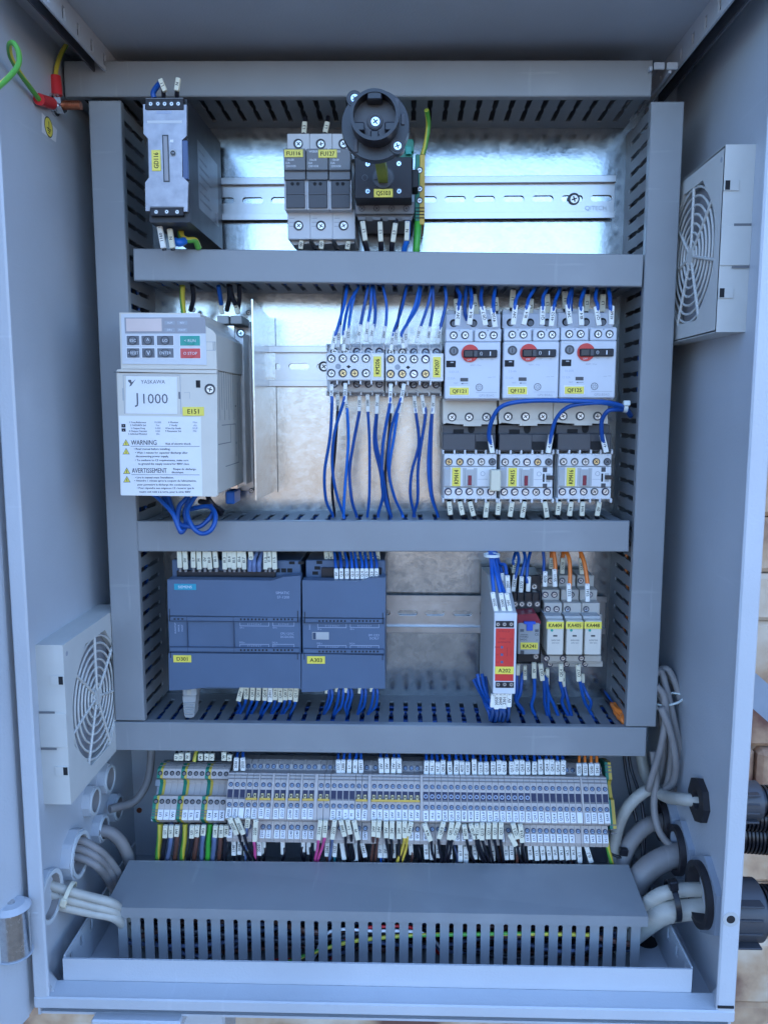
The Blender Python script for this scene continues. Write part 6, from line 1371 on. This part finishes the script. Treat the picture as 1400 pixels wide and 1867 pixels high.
b = MB('wire_bright', z(800, 1560, -40)); z.box(b, 770, 1520, 825, 1598, -40, -14, 1, 'wire_bright'); o = b.build('ferrite_sleeve', loc=z(800, 1560, -40)); tag(o, 'bright blue sleeve hanging at the foot of the inverter drive', 'sleeve')
# ================================================================== side walls: fans, glands, cables, earth stud
def fan_filter(label, xw, sx, y0, y1, z0, z1):
    xf = xw + sx * 20.0; yc, zc = (y0 + y1) / 2, (z0 + z1) / 2; t = thing('fan_filter', label, 'fan filter', (xw, yc, zc), 'square fan filters with round grilles'); o = O(t); hw = (y1 - y0) / 2
    b = MB('fan_grey', o)
    R = 53.0; n = 48
    def sq(a, r_):
        c, s_ = cos(a), sin(a); k = r_ / max(abs(c), abs(s_)); return (yc + c * k, zc + s_ * k)
    A = [2 * pi * i / n for i in range(n)]
    # face with round opening, sides
    def circ(a):  # opening slightly squared off like the real one
        k = 8; rr = R * cos(pi / k) / cos(((a + pi / k) % (2 * pi / k)) - pi / k); rr = min(rr, R * 1.0); return (yc + rr * cos(a), zc + rr * sin(a))
    outer = [sq(a, hw) for a in A]; inner = [circ(a) for a in A]
    corners = {}
    vo = [(xf, *p) for p in outer]; vi = [(xf, *p) for p in inner]; vb = [(xf - sx * 6, *p) for p in inner]
    b.fix = True
    b.add(vo + vi, [[i, (i + 1) % n, n + (i + 1) % n, n + i] for i in range(n)]); b.add(vi + vb, [[i, (i + 1) % n, n + (i + 1) % n, n + i] for i in range(n)])
    for (ya, yb, za, zb) in ((y0, y0 + 1.5, z0, z1), (y1 - 1.5, y1, z0, z1), (y0 + 1.5, y1 - 1.5, z0 + .02, z0 + 1.5), (y0 + 1.5, y1 - 1.5, z1 - 1.5, z1 - .02)): b.box(min(xw, xf), max(xw, xf) - .03, ya, yb, za, zb)
    b.box(min(xw, xf) , max(xw, xf), y0 - .8, y0 - .02, z0 + 44, z0 + 70, .2); 
    b.build('frame', t)
    for zz in (z0 + 26, z1 - 26):
        b = MB('fan_grey', o); b.box(xf - sx * 10, xf - sx * .05, y0 - .9, y0 - .03, zz - 3.5, zz + 3.5, .1, 'fan_grey'); b.box(xf - sx * 4, xf - sx * .8, y0 - 1.0, y0 - .85, zz - 3, zz + 3, 0, 'hole'); b.build('latch', t)
    for zz in (z0 + 43, z0 + 70.5): b = MB('mid_grey', o); b.box(xw + sx * .5, xw + sx * 12, y0 - 1.0, y0 - .82, zz - .8, zz + .8, 0); b.build('slot', t)
    b = MB('ink_faint', o); b.cyl((xf, y0 + 6, z1 - 8), (xf + sx * .1, y0 + 6, z1 - 8), 1.8, n=14); b.build('screw_cap', t)
    b = MB('cable_grey', o); b.cyl((xf - sx * 6.2, yc, zc), (xf - sx * 7, yc, zc), R * 1.02, n=40, m='panel_grey'); b.build('filter_mat', t)
    b = MB('fan_grey', o)
    for r_ in (10, 16.5, 23, 29.5, 36, 42.5, 48.5):
        pts = [Vector((xf - sx * 1.6, yc + r_ * cos(2 * pi * k / 40), zc + r_ * sin(2 * pi * k / 40))) for k in range(41)]; b.tube(pts, 1.0, n=6, sub=1, caps=False)
    for k in range(7):
        a = pi / 2 + 2 * pi * k / 7; b.tube([(xf - sx * 1.0, yc + 4 * cos(a), zc + 4 * sin(a)), (xf - sx * 1.0, yc + (R - 1) * cos(a), zc + (R - 1) * sin(a))], 1.25, n=6)
    b.cyl((xf - sx * 2.4, yc, zc), (xf - sx * .1, yc, zc), 6.5, n=24); b.build('grille', t)
fan_filter('square grey fan filter low on the left cabinet wall', XL, 1, -168.5, -48, -289.5, -169)
fan_filter('square grey fan filter high on the right cabinet wall', XR, -1, -154.0, -33, 51, 173)

def gland(label, px, py, ry, side, style, depth=14, hexr=1.2):
    sx = 1 if side == 'l' else -1; xw = XL if side == 'l' else XR; xe = xw + sx * depth
    c = PX(px, py, xe); sc = F / (c - CAMP).dot(FW); R = ry / sc
    t = thing('cable_gland', label, 'cable gland', (xw, c.y, c.z), 'cable glands through the side walls'); o = O(t); y, z_ = c.y, c.z
    if style == 'pale':
        b = MB('gland_grey', o); b.annulus((xw, y, z_), (xe - sx * 1.5, y, z_), R * hexr, R * .88, n=36, m='cabinet_paint', nout=8); b.build('locknut', t)
        b = MB('gland_pale', o); b.annulus((xe - sx * 2, y, z_), (xe, y, z_), R, R * .84, n=36, m='gland_pale'); b.annulus((xw - sx * 25, y, z_), (xe - sx * 1, y, z_), R * .86, R * .80, n=32, m='cable_grey'); b.build('sleeve', t)
    else:
        if style == 'hex': b = MB('gland_black', o); b.annulus((xw, y, z_), (xe, y, z_), R * 1.0, R * .42, n=48, m='gland_black', nout=8); b.build('locknut', t)
        else:
            b = MB('gland_grey', o); b.annulus((xw, y, z_), (xe - sx * 5, y, z_), R * 1.28, R * .95, n=48, m='gland_grey', nout=6); b.build('locknut', t)
            b = MB('gland_black', o); b.annulus((xw - sx * 10, y, z_), (xe, y, z_), R, R * .82, n=40, m='gland_black'); b.build('sleeve', t)
        b = MB('hole', o); b.cyl((xw - sx * 8, y, z_), (xw - sx * 6, y, z_), R * .86, n=30, m='hole'); b.build('seal', t)
    return c
gl = {}
for k, (px, py, ry, lab) in {'a': (203, 1420, 24, 'pale gland on the left wall, highest of the cluster'), 'b': (176, 1461, 24, 'pale empty gland on the left wall, second highest and nearest the fan'), 'c': (219, 1473, 22, 'pale gland on the left wall holding the cable that climbs to the duct'),
                             'd': (192, 1511, 22, 'pale gland on the left wall holding one thick grey cable'), 'e': (149, 1558, 41, 'large pale gland on the left wall holding three grey cables'), 'f': (96, 1635, 47, 'largest pale gland on the left wall, lowest and nearest the door')}.items():
    gl[k] = gland(lab, px, py, ry, 'l', 'pale', {'e': 9, 'f': 6}.get(k, 8), {'f': 1.08, 'e': 1.15}.get(k, 1.2))
gland('black octagonal gland nut on the right wall holding a white cable', 1268, 1459, 41, 'r', 'hex', 5)
gland('black ringed gland on the right wall holding a thin and a thick grey cable', 1226, 1550, 44, 'r', 'ring', 10)
gland('largest black ringed gland on the right wall, lowest and nearest the front', 1268, 1631, 58, 'r', 'ring', 10)
gland('dark gland on the right wall half hidden behind the looping cables', 1200, 1496, 36, 'r', 'ring', 12)

z = Z(0, 0, 1.0)
def cable(m, pts, r, label, cat='cable', group=None):
    q = [z(*p) for p in pts]; b = MB(m, q[0]); b.tube(q, r, n=14, sub=7); o = b.build('cable', loc=q[0]); tag(o, label, cat, group); return o
GC = 'grey cables inside the cabinet'
cable('cable_grey', [(200, 1476, -60), (222, 1470, -52), (245, 1462, -44), (265, 1435, -36), (274, 1400, -28), (277, 1340, -20)], 3.6, 'grey cable curving up from a left gland behind the duct', group=GC)
cable('cable_grey', [(175, 1515, -82), (200, 1518, -80), (222, 1538, -76), (236, 1570, -72), (246, 1620, -70)], 5.2, 'thick grey cable bending down from the left gland towards the lid', group=GC)
for k, (y0, lab) in enumerate(((1534, 'upper grey cable of three leaving the large left gland'), (1550, 'middle grey cable of three leaving the large left gland'), (1566, 'lower grey cable of three leaving the large left gland'))):
    cable('cable_grey', [(120, y0 - 6, -118 - k * 3), (150, y0, -118 - k * 3), (176, y0 + 14, -116 - k * 3), (200 - k * 3, y0 + 36, -104), (224 - k * 4, y0 + 72, -94), (250, y0 + 120, -92), (280, y0 + 160, -95)], 3.1, lab, group=GC)
for k, (a, c, lab) in enumerate((((70, 1606), (205, 1648), 'upper pale cable running from the lowest left gland to the lid'), ((66, 1622), (205, 1662), 'middle pale cable running from the lowest left gland to the lid'), ((62, 1640), (208, 1674), 'lower pale cable running from the lowest left gland to the lid'))):
    cable('cable_white', [(*a, -165), ((a[0] * 2 + c[0]) / 3, (a[1] * 2 + c[1]) / 3 + 2, -160), ((a[0] + c[0] * 2) / 3, (a[1] + c[1] * 2) / 3 + 1, -152), (*c, -146), (c[0] + 24, c[1] + 22, -132), (c[0] + 60, c[1] + 50, -124)], 3.5, lab, group=GC)
b = MB('plug_cream', z(126, 1632, -160)); q = z(126, 1632, -158); b.T = Matrix.Translation(q) @ Matrix.Rotation(radians(18), 4, 'Y'); b.annulus((-1.5, 0, 0), (1.5, 0, 0), 9.8, 8.7, n=24, m='plug_cream'); b.box(-2.4, 2.4, -11.5, -8.5, -3, 3, .5)
o = b.build('cable_tie', loc=z(126, 1632, -160)); tag(o, 'yellowed cable tie round three pale cables at the lower left', 'cable tie')
for a in (([(1167, 1330, -24), (1170, 1385, -26), (1184, 1430, -40), (1212, 1452, -75), (1245, 1458, -108), (1290, 1460, -112)], 5.0, 'cable_white', 'white cable dropping behind the duct and into the octagonal right gland'),
          ([(1200, 1436, -58), (1172, 1446, -60), (1142, 1476, -60), (1124, 1520, -62), (1118, 1570, -66), (1120, 1620, -72)], 5.0, 'cable_white', 'white cable arching down to the right end of the floor duct'),
          ([(1215, 1497, -52), (1180, 1506, -56), (1150, 1535, -62), (1134, 1575, -68), (1130, 1625, -74)], 6.8, 'cable_grey', 'thick grey cable curving from the hidden right gland to the lid'),
          ([(1262, 1556, -84), (1225, 1562, -84), (1188, 1580, -86), (1160, 1610, -88), (1140, 1660, -92)], 10.0, 'cable_grey', 'very thick grey cable from the middle right gland to the lid'),
          ([(1190, 1370, -62), (1196, 1420, -66), (1192, 1470, -70), (1200, 1512, -76), (1222, 1542, -80), (1255, 1556, -82)], 3.0, 'cable_grey', 'thin grey cable hanging from the coil into the middle right gland'),
          ([(1290, 1622, -128), (1240, 1624, -127), (1200, 1634, -124), (1165, 1662, -118), (1125, 1700, -116)], 5.6, 'cable_white', 'thinner white cable entering the lowest right gland'),
          ([(1290, 1655, -132), (1240, 1660, -130), (1205, 1668, -127), (1165, 1695, -120), (1120, 1730, -118)], 8.6, 'cable_white', 'thick white cable entering the lowest right gland')):
    cable(a[2], a[0], a[1], a[3], group=GC)
GK = 'grey coiled cable loops beside the right duct'
for k, (pts, lab) in enumerate((([(1190, 1235, -62), (1204, 1224, -60), (1216, 1262, -64), (1232, 1330, -68), (1246, 1395, -68), (1238, 1438, -64), (1226, 1430, -58)], 'second loop from the right in the tied grey coil'),
        ([(1200, 1222, -52), (1218, 1222, -54), (1236, 1262, -58), (1251, 1330, -62), (1258, 1395, -62), (1250, 1432, -58), (1238, 1440, -52)], 'rightmost loop in the tied grey coil'),
        ([(1196, 1250, -72), (1210, 1270, -72), (1213, 1310, -74), (1204, 1365, -74), (1186, 1425, -70), (1182, 1440, -66)], 'leftmost loop in the tied grey coil, crossing the white cable'),
        ([(1200, 1262, -64), (1216, 1300, -66), (1224, 1370, -68), (1216, 1430, -64), (1204, 1436, -58)], 'third loop from the right in the tied grey coil'),
        ([(1204, 1300, -52), (1212, 1350, -54), (1205, 1402, -54), (1196, 1436, -52)], 'inner loop at the back of the tied grey coil'),
        ([(1222, 1320, -48), (1238, 1370, -50), (1230, 1420, -48), (1222, 1436, -46)], 'short loop at the back right of the tied grey coil'),
        ([(1210, 1228, -44), (1230, 1250, -44), (1240, 1300, -46), (1228, 1360, -46), (1206, 1420, -44), (1200, 1450, -44)], 'loop crossing behind the others in the tied grey coil'),
        ([(1205, 1290, -78), (1222, 1335, -80), (1232, 1390, -80), (1228, 1425, -76), (1214, 1440, -70)], 'front loop in the tied grey coil'))):
    cable('cable_grey', pts, 2.9, lab, group=GK)
def ring_tie(m, x, y, Y, rx, rz, rot, w_, label, knob, oy=0.5):
    c = z(x, y, Y); b = MB(m, c); b.T = Matrix.Translation(c) @ Matrix.Rotation(radians(rot), 4, 'Y')
    pts = [Vector((rx * cos(2 * pi * k / 24), rx * oy * sin(2 * pi * k / 24), rz * sin(2 * pi * k / 24))) for k in range(25)]
    b.tube(pts, w_, n=6, sub=1); b.box(*knob, .5); o = b.build('cable_tie', loc=c); tag(o, label, 'cable tie')
ring_tie('tie_white', 1218, 1275, -64, 12.5, 2.5, -12, 1.0, 'white nylon cable tie round the grey coil beside the right duct', (-16, -11.5, -8, -3, -4, 1.5))
ring_tie('black', 1132, 1556, -66, 9.5, 1.5, 8, 1.3, 'black cable tie round the cables at the right end of the floor duct', (-4, 3, -9, -4, 2, 8))
c = z(1228, 1645, -131); b = MB('black', c); b.T = Matrix.Translation(c) @ Matrix.Rotation(radians(-8), 4, 'Y'); b.annulus((-2.2, 2, 0), (2.2, 2, 0), 15.5, 14.4, n=30, m='black'); b.box(-3.5, 3.0, -8, -1, 13.5, 21, .8)
o = b.build('cable_tie', loc=c); tag(o, 'wide black cable tie round two white cables at the lower right', 'cable tie')
for k, pts in enumerate(([(1136, 1350, -30), (1140, 1400, -34), (1152, 1460, -44), (1166, 1520, -54), (1172, 1560, -60), (1166, 1620, -70)], [(1144, 1350, -28), (1150, 1400, -32), (1166, 1450, -44), (1174, 1500, -54), (1173, 1560, -60), (1163, 1620, -70)])):
    cable('wire_black', pts, 1.5, ('left', 'right')[k] + ' thin black cable hanging from the fourth duct past the white arch')

# earth stud, lugs, wires and sticker on the left wall
c = PX(97, 190, XL); t = thing('earth_stud', 'threaded copper earth stud with nut and washers on the left wall', 'bolt', tuple(c)); b = MB('copper', tuple(c)); b.cyl((XL, c.y, c.z), (XL + 21, c.y, c.z - 1), 3.0, n=18, m='copper')
for k in range(9): b.annulus((XL + 8 + k * 1.4, c.y, c.z - .5), (XL + 8.7 + k * 1.4, c.y, c.z - .5), 3.25, 2.4, n=14, m='copper')
b.build('threaded_rod', t)
b = MB('steel', tuple(c)); b.annulus((XL + .1, c.y, c.z), (XL + 2, c.y, c.z), 8, 2.8, n=24, m='steel'); b.annulus((XL + 3, c.y, c.z), (XL + 8, c.y, c.z), 6.4, 2.8, n=36, m='steel', nout=6); b.build('nut', t)
def lug(p_end, p_tip, label, pts):
    t = thing('earth_wire', label, 'wire', tuple(p_end)); d = (p_tip - p_end).normalized()
    b = MB('red', tuple(p_end)); b.cyl(p_end, p_end + (p_tip - p_end) * .72, 4.0, 4.2, n=16, m='red'); b.build('crimp_sleeve', t)
    b = MB('steel', tuple(p_end)); b.annulus(p_tip + Vector((-.8, 0, 0)), p_tip + Vector((.8, 0, 0)), 5.6, 3, n=20, m='steel'); b.cyl(p_end + (p_tip - p_end) * .7, p_tip - d * 4, 2.6, n=10, m='steel'); b.build('ring_lug', t)
    b = MB('wire_gy', tuple(p_end)); b.tube(pts, 1.7, n=10, sub=7); b.build('insulation', t)
tip = Vector((XL + 3.4, c.y, c.z + 1))
e1 = z(101, 139, c.y + 2); lug(e1, tip, 'green and yellow earth wire with red crimp climbing to the roof strip', [e1, z(104, 118, c.y + 4), z(113, 94, c.y + 10), z(128, 72, c.y + 18), z(150, 52, c.y + 28)])
W = lambda x, y, d: PX(x, y, XL + d)
e2 = W(71, 180, 4.5); tip2 = Vector((XL + 2.6, c.y - .5, c.z - .5)); lug(e2, tip2, 'green and yellow earth wire with red crimp curling towards the door', [e2, W(56, 160, 5), W(36, 132, 7), W(20, 104, 9), W(17, 82, 13), W(25, 78, 18), W(34, 95, 22), W(33, 118, 26), W(14, 142, 28), W(-20, 172, 30)])
t = thing('earth_sticker', 'small white sticker with round yellow earth symbol on the left wall', 'sticker', tuple(PX(90, 232, XL + .2)))
b = MB('white_paper', O(t)); co = [PX(*p, XL + .3) for p in ((76, 204), (104, 236), (102, 259), (76, 240))]; b.add(co, [(0, 1, 2, 3)]); b.build('backing', t)
q = PX(89, 231, XL + .5); b = MB('ink', O(t)); b.cyl((XL + .35, q.y, q.z), (XL + .45, q.y, q.z), 7.2, n=28, m='ink'); b.cyl((XL + .45, q.y, q.z), (XL + .55, q.y, q.z), 6.4, n=28, m='yellow_tag')
for dy, zz, w_ in ((0, 0, .5), (0, -1.2, 3.6), (0, -2.6, 2.4), (0, -4, 1.2)):
    if w_ < 1 and zz == 0: b.box(XL + .56, XL + .62, q.y - .35, q.y + .35, q.z - 1, q.z + 4, 0, 'ink')
    else: b.box(XL + .56, XL + .62, q.y - w_, q.y + w_, q.z + zz - .35, q.z + zz + .35, 0, 'ink')
b.build('earth_symbol', t)

# outside on the right: conduit fittings and corrugated hoses
def hose(y, z_, R, x0, x1, label, drop=0):
    t = thing('conduit_hose', label, 'hose', (x0, y, z_), 'black corrugated hoses outside the right wall'); o = O(t); b = MB('black', o); n = int((x1 - x0) / 3.2)
    for k in range(n):
        xa = x0 + k * 3.2; dz = -drop * (k / n) ** 2; b.cyl((xa, y, z_ + dz), (xa + 1.7, y, z_ + dz), R, R, n=24, m='black', smooth=True); b.cyl((xa + 1.7, y, z_ + dz), (xa + 3.2, y, z_ + dz), R * .86, n=24, caps=False)
    b.build('corrugated_tube', t)
    b = MB('black_soft', o); b.annulus((XR + 2, y, z_), (XR + 14, y, z_), R * 1.35, R * .5, n=36, m='dark_grey', nout=6); b.annulus((XR + 14, y, z_), (x0 + 2, y, z_), R * 1.25, R * .9, n=32, m='dark_grey')
    for k in range(4): b.box(XR + 16, x0 - 2, y - R * 1.3, y + R * 1.3, z_ + R * (-.9 + k * .6) - .8, z_ + R * (-.9 + k * .6) + .8, .3, 'dark_grey')
    b.build('fitting', t)
hose(-113, -307, 12, XR + 44, 420, 'highest black corrugated hose outside the right wall', 40)
hose(-78, -338, 12, XR + 26, 420, 'black corrugated hose second from the top outside the right wall', 20)
hose(-60, -362, 17, XR + 26, 420, 'thick black corrugated hose third from the top outside the right wall', 20)
hose(-118, -396, 19, XR + 46, 460, 'thickest black hose, lowest outside the right wall', 20)
finish_labels()
